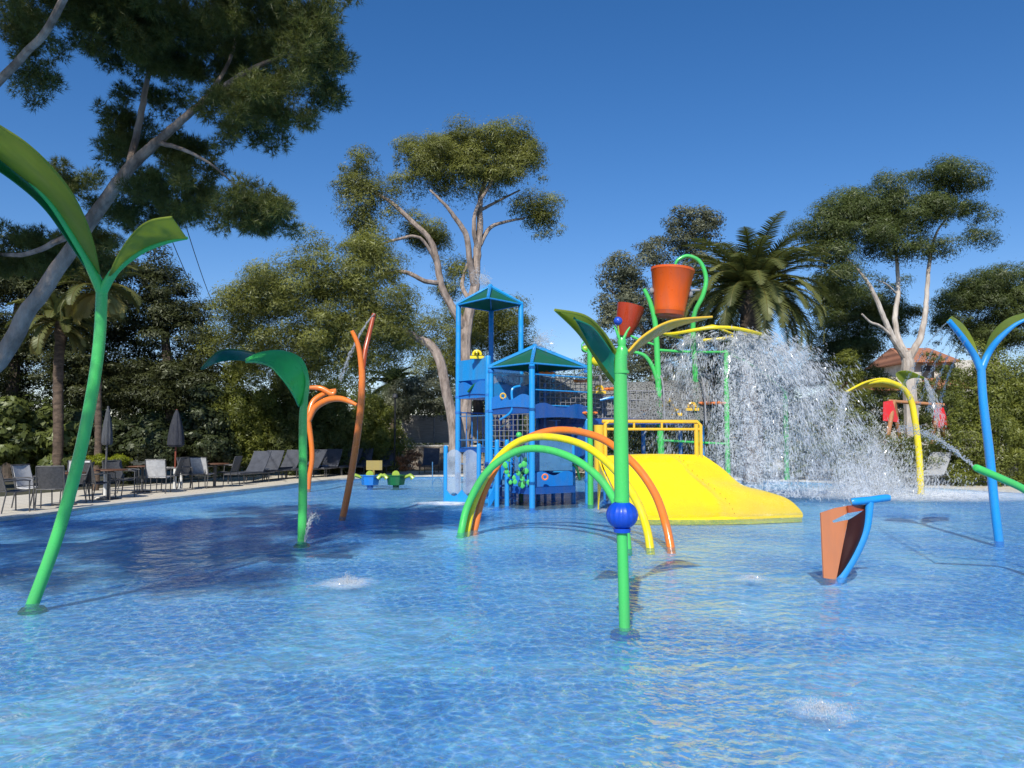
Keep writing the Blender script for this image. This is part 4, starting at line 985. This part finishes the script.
# ------------------------------------------------------------ yellow slide
t = thing('slide', Vector((Xd(690,16).x, 16, 0)), 'wide glossy yellow water slide running down to the right into the pool', 'slide')
def crv(pts, n=6): return [Vector(q) for q in spline([tuple(P(*p)) for p in pts], n)]
def at(S, x):
    x = max(0, min(1, x))*(len(S)-1); i = min(len(S)-2, int(x)); return S[i].lerp(S[i+1], x-i)
top = crv([(600,456,17.0),(640,454,17.1),(672,454,17.2),(703,455,17.3)])
bot = crv([(630,523,15.0),(660,523,14.9),(700,523,14.9),(750,521,15.0),(802,518,15.4)])
lef = crv([(600,456,17.0),(604,468,16.6),(612,485,16.1),(622,505,15.5),(630,523,15.0)])
rig = crv([(703,455,17.3),(722,468,17.3),(741,484,17.2),(765,491,17.1),(788,499,16.8),(802,512,16.0),(802,518,15.4)])
def coons(u, v):   # u along the width, v down
    T, B_, L_, R_ = at(top, u), at(bot, u), at(lef, v), at(rig, v)
    c = (T*(1-v)+B_*v)+(L_*(1-u)+R_*u)-(top[0]*(1-u)*(1-v)+top[-1]*u*(1-v)+bot[0]*(1-u)*v+bot[-1]*u*v)
    k = math.sin(PI*u)*math.sin(PI*v)
    c += Vector((0, 0, 1))*(.10*math.sin(PI*u)*math.sin(2*PI*v)) + Vector((0, -.25, .02))*k*.6
    lip = max(0, v-.90)/.10; c.z = c.z*(1-lip)+(-.03)*lip if lip > 0 else max(c.z, .035)
    # ridge between the two lanes
    g = math.exp(-((u-.60)/.035)**2)*math.sin(PI*min(1,v*1.0)); c.z += .06*g
    return c
MB().grid(coons, 60, 40, 0, .04).build('slide_bed', M['slide'], t)
sd = MB()      # left side skirt with the arch opening
def skirt(u, v):
    a = at(lef, v); low = max(.02, (.75*math.sin(PI*min(1, v*1.15))**.8) if v < .87 else 0)
    zz = a.z*(1-u)+min(a.z-.05, low)*u; return (a.x-.03, a.y, zz)
sd.grid(skirt, 8, 30, 0, .03); sd.build('side_skirt', M['slide'], t)
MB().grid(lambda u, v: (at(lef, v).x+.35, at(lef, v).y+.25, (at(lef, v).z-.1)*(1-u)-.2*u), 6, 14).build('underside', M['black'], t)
for k in range(14):     # bolt heads along the seam
    q = coons(.66, .06+k*.058); MB().sphere(q+Vector((0,-.01,.045)), .009, 6).build('seam_bolt', M['orange_dark'], t)
gr = MB(); a, b = P(600,456,17.0), P(703,456,17.3)
hi = 1.92
gr.tube([(a.x+.12,a.y,a.z-.1),(a.x+.12,a.y,hi-.06),(a.x+.2,a.y,hi)], .04, 10); gr.tube([(a.x-.02,a.y,a.z-.5),(a.x-.02,a.y,hi-.08)], .11, 12)
gr.tube([(a.x+.05,a.y,hi),(b.x-.12,b.y,hi),(b.x-.04,b.y,hi-.08),(b.x-.04,b.y,b.z-.1)], .04, 10)
gr.tube([(a.x+.05,a.y,hi-.17),(b.x-.06,b.y,hi-.17)], .03, 10); gr.tube([(b.x-.14,b.y,hi-.05),(b.x-.14,b.y,b.z-.1)], .05, 10)
for k in (.33,.6): q = a.lerp(b, k); gr.tube([(q.x,q.y,hi),(q.x,q.y,hi-.17)], .025, 8)
gr.build('guard_rail', M['toy_yellow'], t)
slabm = MB(); slabm.box(((a.x+b.x)/2, 17.95, .98), (b.x-a.x-.3, 1.0, .1)); slabm.build('platform', M['blue'], t, smooth=False)

# ------------------------------------------------------------ bucket frame
t = thing('bucket_stand', Vector((Xd(680,20).x, 20, 0)), 'tall green pole frame with hooked top carrying the big orange bucket over the splash', 'bucket frame')
D = 20.0
mb = MB(); ptube(mb, [(663,486,D,.085),(661,450,D,.085),(659,400,D,.08),(657,350,D,.075),(655,322,D,.07),(650,302,D,.06),(644,289,D,.05)], 8, 14); mb.build('pole', M['green'], t)
mb = MB(); ptube(mb, [(698,478,D+.4,.075),(697,420,D+.4,.075),(695,370,D+.3,.07),(693,330,D+.2,.065),(695,312,D+.1,.06),(703,295,D,.06),(706,278,D,.058),(700,262,D,.055),(688,256,D,.05),(678,260,D,.045),(675,266,D,.03)], 8, 14); mb.build('pole', M['green'], t)
for px, top_, d_ in ((728,350,20.6),(787,392,21.4)):
    mb = MB(); ptube(mb, [(px,480,d_,.07),(px-1,430,d_,.07),(px-2,top_,d_,.06)], 8, 12); mb.build('pole', M['green'], t)
mb = MB(); ptube(mb, [(634,352,D,.04),(645,356,D,.05),(653,368,D,.055),(658,385,D,.05)], 8, 10)
mb.build('brace', M['green'], t); mb = MB(); ptube(mb, [(657,350,D,.04),(690,352,D+.2,.035),(728,352,D+.6,.035)], 8, 10); mb.build('brace', M['green'], t); mb = MB(); ptube(mb, [(657,440,D,.03),(690,442,D+.2,.03),(728,444,D+.6,.03)], 8, 10); mb.build('brace', M['green'], t); mb = MB(); ptube(mb, [(728,353,20.6,.035),(760,370,21,.03),(787,394,21.4,.03)], 8, 10)
mb.build('brace', M['green'], t)
mb = MB(); mb.tube([P(652,292,D), P(700,290,D)], .03, 8); mb.build('axle', M['steel'], t)
mb = MB(); ring_c = P(712, 334, 20.2)
pts = [ring_c+Vector((1.25*math.cos(a), .9*math.sin(a), .05*math.sin(3*a))) for a in np.linspace(0, 2*PI, 40)]
mb.tube(pts, .045, 8, cap=False)
for k in (5, 15, 25, 35): mb.tube([ring_c+Vector((0,0,.22)), pts[k]], .03, 8)
mb.build('splash_ring', M['yellow'], t)
c = P(671, 292, D); Mt = Matrix.Rotation(math.radians(5), 4, 'Y')
o = thing('tipping_bucket', c, 'big bright orange tipping bucket hung between the green hooked poles', 'bucket')
prof = [(.30,-.52),(.40,-.52),(.41,-.47),(.405,-.40),(.545,.52),(.565,.54),(.565,.60),(.535,.60),(.50,.5),(.36,-.4)]
MB().lathe(c, prof, 36, M=Mt).build('bucket_wall', M['bucket'], o)
MB().lathe(c, [(.30,-.66),(.39,-.62),(.405,-.52),(.30,-.52)], 30, M=Mt).build('bucket_base', M['orange_dark'], o)
for s in (-1, 1): MB().lathe(c+Mt@Vector((s*.50,0,-.02)), [(.07,-.05),(.09,0),(.07,.05)], 12, M=Matrix.Rotation(PI/2,4,'Y')).build('pivot', M['steel'], o)
c = P(628, 319, 20.5)
o = thing('tipping_bucket', c, 'smaller dark red-orange cone bucket behind the nearest sprayer', 'bucket')
Mt = Matrix.Rotation(math.radians(14), 4, 'Y')
MB().lathe(c, [(.10,-.50),(.16,-.48),(.30,-.1),(.36,.30),(.37,.36),(.33,.36),(.12,-.4)], 28, M=Mt).build('bucket_wall', M['bucket_red'], o)
mb = MB(); mb.tube([P(622,332,20.5), P(640,340,20.4), P(655,345,20.2)], .03, 8); mb.build('arm', M['green'], o)
o = thing('ball_toy', P(618,321,19), 'small dark blue ball above the nearest sprayer top', 'ball')
MB().sphere(P(618,321,19), .105, 18, 0, 8, .05).build('ball', M['ball_blue'], o); MB().tube([P(618,325,19), P(621,352,19), P(622,390,19), P(622,480,19)], [.02,.02,.03,.04], 8).build('stalk', M['toy_lime'], o)

# ------------------------------------------------------------ splash curtain
def falling(n, cx, cy, z0, vr, az_pref, scat, size, nburst, name, mat, label, zmin=0., vz0=.4, kind='stuff'):
    az = RNG.normal(az_pref[0], az_pref[1], nburst); v = vr[0]+(vr[1]-vr[0])*RNG.random(nburst)**.8
    T = (vz0+math.sqrt(vz0**2+2*9.8*z0))/9.8; tb = T*RNG.random(nburst)**.72
    vzb = vz0+RNG.random(nburst)**2*1.5; rb = RNG.random(nburst)*.45
    k = RNG.integers(0, nburst, n); tt = np.clip(tb[k]+RNG.normal(size=n)*.035, 0.01, T)
    a = az[k]+RNG.normal(size=n)*.035; vv = v[k]*(1+RNG.normal(size=n)*.08)
    x = cx+np.cos(a)*(vv*tt+rb[k]); y = cy+np.sin(a)*(vv*tt+rb[k])*.8; z = z0+vzb[k]*tt-4.9*tt*tt-.25*rb[k]
    pos = np.stack([x, y, z], 1)+RNG.normal(size=(n, 3))*scat*(.4+tt[:, None])
    vel = np.stack([np.cos(a)*vv, np.sin(a)*vv, vz0-9.8*tt], 1)
    ok = pos[:, 2] > zmin; pos, vel = pos[ok], vel[ok]
    nz = np.array([mnoise.noise(Vector((p[0]*2.6, p[1]*2.6, p[2]*1.7)))+.6*mnoise.noise(Vector((p[0]*6.1, p[1]*6.1, p[2]*4))) for p in pos])
    ok = nz > .0+.14*RNG.random(len(pos)); pos, vel = pos[ok], vel[ok]
    s = size*(.3+RNG.random(len(pos))**4*2.0)
    o = drops(name, pos, s, vel, mat, 4.2); tag(o, label, 'water spray', kind=kind); return o
rc = P(728, 336, 20.2)
falling(54000, rc.x+.2, rc.y, rc.z, (.3, 3.7), (0, 1.3), .08, .0085, 520, 'water_curtain', M['drop'], 'dense curtain of falling water drops below the orange bucket')
falling(40000, rc.x+1.0, rc.y-.3, rc.z-.4, (.4, 3.0), (0, 1.3), .13, .0072, 520, 'water_mist', M['mist'], 'fine mist around the falling water', vz0=.2)
falling(34000, rc.x-.7, rc.y, rc.z-.1, (.3, 1.9), (PI, 1.0), .10, .0075, 500, 'water_mist', M['mist'], 'thin drips falling left of the bucket', vz0=.2)
# lacy sheet of water thrown off the dish
def lace():
    m, nt, out = newmat('water_lace')
    d = N(nt, 'BsdfPrincipled'); d.inputs['Base Color'].default_value = (.85, .9, .95, 1); d.inputs['Roughness'].default_value = .1
    t_ = tex(nt, 'Noise', 5.5, 5, .65, distort=1.2)
    f = ramp(nt, t_.outputs[0], [(.485, 0.), (.52, .42), (.555, 0.)])
    tr = N(nt, 'BsdfTransparent'); mx = N(nt, 'MixShader')
    nt.links.new(f, mx.inputs[0]); nt.links.new(tr.outputs[0], mx.inputs[1]); nt.links.new(d.outputs[0], mx.inputs[2]); nt.links.new(mx.outputs[0], out.inputs[0]); return m
lm = lace(); mb = MB()
for j, (vel, a0, a1) in enumerate(((1.5,-2.2,2.0),(2.4,-1.7,1.6),(3.2,-1.3,1.4),(3.9,-1.0,1.1),(1.0,-3.0,3.0))):
    def fn(u, v, vel=vel, a0=a0, a1=a1, j=j):
        T = .93; tt = .02+T*v; a = a0+(a1-a0)*u; vv = vel*(1+.10*math.sin(a*5+j)); return (rc.x+.2+math.cos(a)*vv*tt+.05*math.sin(9*u+17*v), rc.y+math.sin(a)*vv*tt*.8, max(.02, rc.z+.4*tt-4.9*tt*tt))
    mb.grid(fn, 40, 26)
tag(mb.build('water_sheet', lm), 'lacy transparent sheets of water thrown off the yellow dish', 'water spray', kind='stuff')
# splash zone at the right where the curtain lands
imp = G(880, 484)
n = 30000; ang = RNG.random(n)*2*PI; r = np.abs(RNG.normal(size=n))
x0 = Vector((G(815, 487).x, 21.6, 0))
pos = np.stack([x0.x+np.cos(ang)*r*.95+.5, x0.y+np.sin(ang)*r*1.2, np.abs(RNG.normal(size=n))*.95*np.exp(-r*.45)], 1)
tag(drops('splash', pos, .009*(.3+RNG.random(n)**3*1.9), RNG.normal(size=(n,3))*.4+np.array([.3,0,1]), M['mist'], 2.6), 'white splash bouncing up where the curtain lands', 'splash', kind='stuff')
def foam(cx, cy, rx, ry, label, z=.012, amt=1.):
    mb = MB(); nn = 24; rings = 8; vs = [(cx, cy, z)]; fs = []
    for i in range(1, rings+1):
        for k in range(nn):
            a = 2*PI*k/nn; vs.append((cx+rx*i/rings*math.cos(a), cy+ry*i/rings*math.sin(a), z))
    for k in range(nn): fs.append((0, 1+k, 1+(k+1) % nn))
    for i in range(rings-1):
        for k in range(nn): fs.append((1+i*nn+k, 1+i*nn+(k+1) % nn, 1+(i+1)*nn+(k+1) % nn, 1+(i+1)*nn+k))
    mb.add(vs, fs); o = mb.build('foam', M['foam'], smooth=False)
    at_ = o.data.attributes.new('tint', 'FLOAT', 'POINT'); at_.data.foreach_set('value', [amt]+[amt*max(0, 1-(i/rings)**2) for i in range(1, rings+1) for k in range(nn)])
    return tag(o, label, 'foam', kind='stuff')
foam(G(860,488).x, 21.8, 4.2, 3.0, 'white foam on the water where the curtain lands'); foam(G(895,490).x, 21.6, 1.8, 1.3, 'thick white foam at the heart of the splash', .018)
foam(G(445,505).x, 18.6, .9, .7, 'foam beside the tower step bowl'); foam(G(640,500).x, 16.8, 1.6, 1.2, 'foam under the yellow slide', .016)
# ground bubblers
for (px, py, s, lab) in ((347,584,1.,'white bubbler rising in the shallow water near the middle left'),(822,712,.55,'small bubbler nearest the camera at the lower right'),(752,579,.45,'faint bubbler between the ball sprayer and the sail cannon')):
    g = G(px, py); n = int(1700*s); a = RNG.random(n)*2*PI; r = np.abs(RNG.normal(size=n))*.11*(.6+s*.5)
    pos = np.stack([g.x+np.cos(a)*r, g.y+np.sin(a)*r, np.abs(RNG.normal(size=n))*.05*s*np.exp(-r*5)+.004], 1)
    tag(drops('bubbler', pos, .0036*(.4+RNG.random(n)*1.2), np.tile([[0,0,1.]], (n,1)), M['mist'], 1.5), lab, 'bubbler', kind='stuff')
    foam(g.x, g.y, .28*s+.08, .30*s+.1, 'froth around the '+lab, amt=.45*s)
# jets
def jet(a, b, sag, n, spread, label, size=.006, mat='jet', start=0.):
    a, b = Vector(a), Vector(b); tt = start+(1-start)*RNG.random(n); A_ = np.array(a); B_ = np.array(b)
    pos = A_+(B_-A_)*tt[:, None]; pos[:, 2] += sag*4*tt*(1-tt)
    pos += RNG.normal(size=(n, 3))*spread*(.15+tt[:, None]); vel = np.tile(np.array(b-a), (n, 1))+np.stack([0*tt, 0*tt, sag*4*(1-2*tt)], 1)
    pos = pos[pos[:, 2] > .003]; vel = vel[:len(pos)]
    tag(drops('water_jet', pos, size*(.5+RNG.random(len(pos))), vel, M[mat], 3.), label, 'water jet', kind='stuff')
q = G(999,541).y
for i in range(5): jet(P(949+4*i,321+5*i,q-.2), P(900+9*i,395+6*i,q+2.0), .15, 420, .02, 'thin spray lines falling from the blue forked sprayer', .005)
jet(P(976,468,G(1046,575).y-.1), P(900,428,G(1046,575).y+4), .12, 800, .05, 'water jet leaving the green cannon', .007)
jet(P(925,379,22), P(940,425,22), .1, 900, .08, 'water stream falling from the yellow sprayer', .012, 'mist')
jet(P(846,393,20), P(835,440,20), .05, 900, .1, 'drips falling from the yellow leaf', .011, 'mist')
jet(P(374,314,16), P(340,380,16.5), .15, 500, .02, 'thin spray from the orange forked sprayer', .007)
jet(P(305,541,11.9), P(318,520,12.4), .2, 300, .04, 'small drips beside the shaded green sprayer', .008)
jet(P(490,287,19.9), P(478,276,19.9), .05, 500, .12, 'light spray above the tall roof', .009, 'mist'); jet(P(535,347,18.7), P(548,340,18.7), .05, 500, .14, 'light spray above the small roof', .009, 'mist')

# ------------------------------------------------------------ deck furniture
def make_chair(cloth):
    t = thing('patio_chair', (0,0,0), '', 'chair')
    cl = M[cloth]
    MB().grid(lambda u, v: (-.24+.48*u, -.24+.48*v, .43-.025*math.sin(PI*v)), 8, 8, 0, .02).build('seat', cl, t)
    MB().grid(lambda u, v: (-.24+.48*u, .22+.14*v+.03*math.sin(PI*u), .46+.44*v), 8, 8, 0, .02).build('backrest', cl, t)
    for sx in (-1, 1):
        MB().tube([(sx*.26,-.25,0),(sx*.26,-.23,.44),(sx*.27,-.22,.64)], .014, 8).build('leg', M['frame'], t)
        MB().tube([(sx*.26,.30,0),(sx*.26,.22,.42),(sx*.255,.36,.92)], .014, 8).build('leg', M['frame'], t)
        MB().tube([(sx*.27,-.24,.64),(sx*.28,-.1,.66),(sx*.27,.28,.65)], .016, 8).build('armrest', M['frame'], t)
    mb = MB(); mb.tube([(-.255,.36,.92),(.255,.36,.92)], .014, 8); mb.tube([(-.09,-.24,.43),(.26,-.24,.43)], .012, 8); mb.tube([(-.09,.24,.43),(.26,.24,.43)], .012, 8); mb.build('frame_bar', M['frame'], t)
    return t
protos = {'sling': make_chair('sling'), 'sling_sunlit': make_chair('sling_sunlit')}; used = {}
def place(kind, px, py, rz, label):
    o = protos[kind] if kind not in used else copy_tree(protos[kind]); used[kind] = 1
    g = G(px, py, .045); o.location = g; o.rotation_euler = (0, 0, math.radians(rz)); tag(o, label, 'chair', 'patio chairs on the left deck')
DZ = .045
for a in [('sling_sunlit',33,507,80,'leftmost patio chair, with backrest coloured as sunlit, at the left edge of the deck'),('sling',52,509,200,'dark chair with its back to the pool, second from the left edge'),
          ('sling',10,512,150,'dark chair at the left edge of the picture'),('sling',74,502,-70,'dark chair tucked under the leftmost table'),
          ('sling_sunlit',76,497,20,'chair coloured as sunlit, just behind the tall green sprayer stem'),('sling',93,501,165,'dark chair with its back to the pool, just right of the green sprayer stem'),
          ('sling',119,497,60,'dark chair just right of the grey parasol pole'),('sling',128,494,110,'dark chair on the left of the brown round table'),
          ('sling_sunlit',158,493,190,'chair with back coloured as sunlit, to the right of the brown round table'),('sling',168,491,-80,'dark chair beside the navy parasol pole'),
          ('sling',192,489,70,'dark chair right of the navy parasol'),('sling_sunlit',203,488,175,'chair with back coloured as sunlit, at the right-hand table'),('sling',227,486,-95,'rightmost patio chair, facing the last table')]: place(*a)
tb = thing('patio_table', (0,0,0), '', 'table')
MB().lathe((0,0,0), [(.42,.70),(.43,.715),(.42,.73),(.001,.73)], 28).build('tabletop', M['wood_top'], tb)
MB().tube([(0,0,.02),(0,0,.70)], .035, 10).build('pedestal', M['frame'], tb); MB().lathe((0,0,0), [(.26,0),(.26,.02),(.05,.04)], 20).build('base', M['frame'], tb)
for i, (px, py, lab) in enumerate([(64,505,'leftmost round patio table'),(142,492,'round brown-topped table between the two closed parasols'),(214,487.5,'round table at the right end of the deck seating'),(108,499,'round table under the grey parasol')]):
    o = tb if i == 0 else copy_tree(tb); o.location = G(px, py, .045); tag(o, lab, 'table', 'round patio tables on the left deck')
def parasol(px, py, ytop, ycan, w, cm, pm, label):
    g = G(px, py, .045); d = g.y; t = thing('parasol', g, label, 'parasol')
    zt = P(px, ytop, d).z; zc = P(px, ycan, d).z; s = PX(d)
    MB().tube([(g.x,g.y,.05),(g.x,g.y,zt+.02)], .025, 10).build('pole', M[pm], t)
    mb = MB(); h = zt-zc; r = w*s/2
    prof = [(r*.75,zc-g.z),(r,zc-g.z+.06*h),(r*.93,zc-g.z+.3*h),(r*.7,zc-g.z+.6*h),(r*.35,zc-g.z+.88*h),(r*.12,zt-g.z),(.001,zt-g.z+.03)]
    mb.lathe(g, prof, 32, 0, None, 8, .16); mb.build('canopy', M[cm], t)
    MB().lathe(g, [(.04,0),(.045,.02),(.045,.62),(.035,.64)], 14).build('sleeve', M['whitepaint'], t); MB().lathe(g, [(.28,0),(.28,.05),(.06,.07)], 20).build('base', M['stone_white'], t)
parasol(105, 498, 407, 445, 9, 'canopy_grey', 'frame', 'closed slim grey parasol behind the left green sprayer stem')
parasol(174.5, 491, 410, 447, 14, 'canopy_navy', 'redwood', 'closed navy parasol on a red wooden pole')
o = thing('bollard', G(180.5, 489, .045), 'short white bollard beside the navy parasol base', 'bollard'); MB().lathe(G(180.5,489,.045), [(.06,0),(.055,.45),(.03,.5)], 14).build('post', M['whitepaint'], o)

# loungers
def make_lounger(cl):
    t = thing('sun_lounger', (0,0,0), '', 'sun lounger')
    mb = MB()
    for sx in (-.3, .3): mb.tube([(sx,-.95,.32),(sx,.9,.32)], .022, 8)
    mb.tube([(-.3,-.95,.32),(.3,-.95,.32)], .02, 8); mb.tube([(-.3,.9,.32),(.3,.9,.32)], .02, 8); mb.build('frame', M['frame'], t)
    for sx in (-.3, .3):
        for sy in (-.75, .6): MB().tube([(sx,sy,0),(sx,sy,.32)], .02, 8).build('leg', M['frame'], t)
    MB().grid(lambda u, v: (-.28+.56*u, -.93+1.15*v, .345), 5, 8, 0, .03).build('seat', M[cl], t)
    MB().grid(lambda u, v: (-.34+.68*u, .22+.46*v, .35+.68*v-.05*math.sin(PI*v)), 5, 8, 0, .03).build('backrest', M[cl], t)
    return t
lp = {'cover': make_lounger('cover'), 'cover_pale': make_lounger('cover_pale')}; lu = {}
def lounger(kind, px, d, rz, label, group):
    o = lp[kind] if kind not in lu else copy_tree(lp[kind]); lu[kind] = 1
    p = Xd(px, d); o.location = (p.x, p.y, .045); o.rotation_euler = (0, 0, math.radians(rz)); tag(o, label, 'sun lounger', group)
gA = 'dark loungers along the far left pool edge'
words = ['first','second','third','fourth','fifth','sixth','seventh']
for i, px in enumerate((250, 268, 287, 306, 326, 345)):
    lounger('cover', px+random.uniform(-3,3), 26.4+i*1.1+random.uniform(-.4,.4), -20+random.uniform(-16,16), '%s dark lounger from the left along the far left pool edge' % words[i], gA)
for i, (px, d) in enumerate(((362,33.5),(384,34.2),(430,34.2))):
    lounger('cover', px, d-1.2, random.uniform(-12,12), ['dark lounger behind the yellow and blue toy table','dark lounger behind the green toy table','dark lounger left of the tower, before the pale wall'][i], gA)
for px, d, rz, lab in ((772,29.3,-25,'pale lounger just right of the slide, behind the water curtain'),(812,28.8,12,'pale lounger second from the left in the splash'),(836,28,20,'pale lounger in the middle of the splash'),(860,27.5,-8,'widest pale lounger behind the splash'),(927,24.6,-60,'pale lounger right of the yellow sprayer pole')):
    lounger('cover_pale', px, d if d < 26 else d-1.0, rz, lab, 'pale loungers along the far right pool edge')

for i, (px, d, mt, lab) in enumerate(((268,27.5,'pale','pale folded towel on the second dark lounger from the left'),(326,30.8,'teal','blue-green towel on the fifth dark lounger from the left'))):
    p = Xd(px, d); p.z = .43; mb = MB(); mb.grid(lambda u, v: (p.x-.2+.4*u, p.y-.5+.35*v, p.z+.015*math.sin(7*u)*math.sin(5*v)), 9, 9, 0, .03)
    tag(mb.build('towel', M['sling_sunlit'] if mt == 'pale' else M['clear_blue']), lab, 'towel')
# toy tables in the far shallow water
def toytable(px, py, body, extra, label):
    g = G(px, py); t = thing('water_play_table', g, label, 'water play table')
    mb = MB(); mb.lathe(g, [(.10,-.09),(.10,.05),(.26,.07),(.30,.34),(.33,.35),(.33,.38),(.27,.38),(.24,.2)], 6); mb.build('tub', M[body], t, smooth=False)
    for s in (-1, 1):
        mb = MB(); mb.tube([g+Vector((s*.27,0,.30)), g+Vector((s*.46,-.1,.38)), g+Vector((s*.55,-.1,.27))], [.05,.06,.09], 10); mb.build('spout', M['toy_lime'], t)
    if extra:
        mb = MB(); mb.box(g+Vector((.12,.05,.68)), (.5,.06,.3)); mb.tube([g+Vector((.1,.05,.3)), g+Vector((.1,.05,.55))], .04, 8); mb.build('sign_board', M['toy_ochre'], t, smooth=False)
    mb = MB(); mb.lathe(g+Vector((0,-.05,.40)), [(.12,-.03),(.12,.03)], 10, M=Matrix.Rotation(PI/2,4,'X')); mb.build('water_wheel', M['toy_lime'], t)
toytable(370, 487, 'blue_mid', True, 'blue and yellow water play table in the far shallows')
toytable(396, 487, 'green_dark', False, 'green water play table in the far shallows')

# ------------------------------------------------------------ walls, fence, house
def wall(name, a, b, z0, z1, th, mat, label, cat, cap=None):
    a, b = Vector(a), Vector(b); c = (a+b)/2; L = (b-a).length; rz = math.atan2(b.y-a.y, b.x-a.x)
    t = thing(name, (c.x, c.y, z0), label, cat)
    mb = MB(); mb.box((c.x,c.y,(z0+z1)/2), (L,th,z1-z0), rz); mb.build('wall', M[mat], t, smooth=False)
    if cap: mb = MB(); mb.box((c.x,c.y,z1+.04), (L+.04,th+.08,.08), rz); mb.build('cap', M[cap], t, smooth=False, bevel=.01)
    return t
wall('stone_wall', Xd(332,37.0), Xd(500,37.0), .03, 1.1, .4, 'stone', 'low rough stone wall with pale cap left of the tower', 'wall', 'stone_white')
wall('garden_wall', Xd(715,32), Xd(815,31), .03, .62, .3, 'stone_white', 'low cream wall behind the falling water', 'wall')
wall('garden_wall', Xd(500,35), Xd(716,33), .03, .8, .3, 'stone', 'low stone wall behind the climbing tower and slide', 'wall')
t = thing('shade_fence', Vector((Xd(425,38.2).x, 38.2, .03)), 'grey-brown shade-screen fence above the stone wall', 'fence')
a, b = Xd(403, 38.2), Xd(560, 38.2)
mb = MB(); mb.box(((a.x+b.x)/2, 38.2, 1.95), (b.x-a.x, .04, 1.35)); mb.build('screen', M['screen'], t, smooth=False)
for k in range(6): q = a.lerp(b, k/5); MB().tube([(q.x,38.15,.03),(q.x,38.15,2.7)], .04, 8).build('fence_post', M['steel'], t)
t = thing('wooden_fence', Vector((Xd(790,31).x, 31, .03)), 'pale timber fence behind the falling water', 'fence')
for k in range(9): q = Xd(752+9*k, 31.2); MB().box((q.x, q.y, 1.2), (.16, .06, 2.1)).build('fence_board', M['pinewood'] if k % 3 == 0 else M['stone_white'], t, smooth=False)
a, b = Xd(750,31.3), Xd(826,31.3); mb = MB(); mb.box(((a.x+b.x)/2,31.3,1.9),(b.x-a.x,.05,.1)); mb.box(((a.x+b.x)/2,31.3,.6),(b.x-a.x,.05,.1)); mb.build('rail', M['pinewood'], t, smooth=False)
q = Xd(395, 33.4); t = thing('lamp_post', q+Vector((0,0,.045)), 'thin dark pole standing before the pale wall', 'pole')
MB().tube([(q.x,q.y,.04),(q.x,q.y,3.2)], .04, 8).build('pole', M['black'], t); MB().lathe((q.x,q.y,3.2), [(.03,0),(.12,.05),(.10,.18),(.02,.22)], 12).build('lamp_head', M['frame'], t)

# house
D = 46
t = thing('house', Vector((Xd(925,D).x, D, .03)), 'low white house with orange tiled roofs between the pines at right', 'house')
def hb(px0, py0, px1, py1, d, th, mat, name, z=None):
    a, b = P(px0, py1, d), P(px1, py0, d); mb = MB(); mb.box(((a.x+b.x)/2, d+th/2, (a.z+b.z)/2), (b.x-a.x, th, b.z-a.z)); return mb.build(name, M[mat], t, smooth=False)
hb(912,360,1000,460,D,5,'stone_white','wall'); hb(872,377,912,460,D-1,4,'stone_white','wall')
def rf(px0, px1, pye, pyt, d):
    a, b = P(px0, pye, d-.6), P(px1, pye, d-.6); tt = P((px0+px1)/2, pyt, d+2); mb = MB()
    ins = (b.x-a.x)*.12
    mb.add([a, b, (b.x-ins, tt.y, tt.z), (a.x+ins, tt.y, tt.z), (a.x,a.y,a.z-.12), (b.x,b.y,b.z-.12), (b.x,tt.y+3,b.z-.12), (a.x,tt.y+3,a.z-.12)], [(0,1,2,3),(4,5,1,0),(5,6,2,1),(7,4,0,3),(7,6,5,4),(6,7,3,2)]); mb.build('roof', M['rooftile'], t, smooth=False)
rf(906,960,360,348,D); rf(868,915,388,378,D-1.5); rf(940,978,386,376,D-1.5)
for (x0,y0,x1,y1) in ((922,366,934,380),(942,366,952,380),(880,394,888,406)):
    w_ = hb(x0,y0,x1,y1,D-.06 if x0 > 912 else D-1.06,.05,'black','window')
# wooden swing
D = 27.0
t = thing('swing_frame', Vector((Xd(915,D).x, D, .035)), 'orange wooden A-frame swing with two red seats behind the hedge', 'swing')
for i, (tx, ty, bx_, by_, dd) in enumerate(((894,401,884,452,-.7),(894,401,902,452,.7),(939,405,929,452,-.7),(939,405,946,452,.7))):
    MB().tube([P(tx,ty,D), P(bx_,by_+6,D+dd)], .075, 10).build('leg', M['pinewood'], t)
MB().tube([P(888,401,D), P(944,405,D)], .06, 10).build('crossbeam', M['pinewood'], t)
for px, py in ((890,412),(941,419)):
    c = P(px, py, D-.2); mb = MB(); mb.add([c+Vector((-.22,0,.35)), c+Vector((.10,0,.40)), c+Vector((.30,0,-.35)), c+Vector((-.25,0,-.30)), c+Vector((-.2,.2,-.1)), c+Vector((.2,.25,-.1))], [(0,3,2,1),(0,1,5,4),(4,5,2,3),(0,4,3),(1,2,5)]); mb.build('swing_seat', M['red'], t, smooth=False)
    MB().tube([c+Vector((0,0,.35)), P(px+2, 402, D)], .015, 6).build('rope', M['black'], t)
q = Xd(906, 28.5)
print('polys', sum(len(o.data.polygons) for o in bpy.data.objects if o.type == 'MESH'))
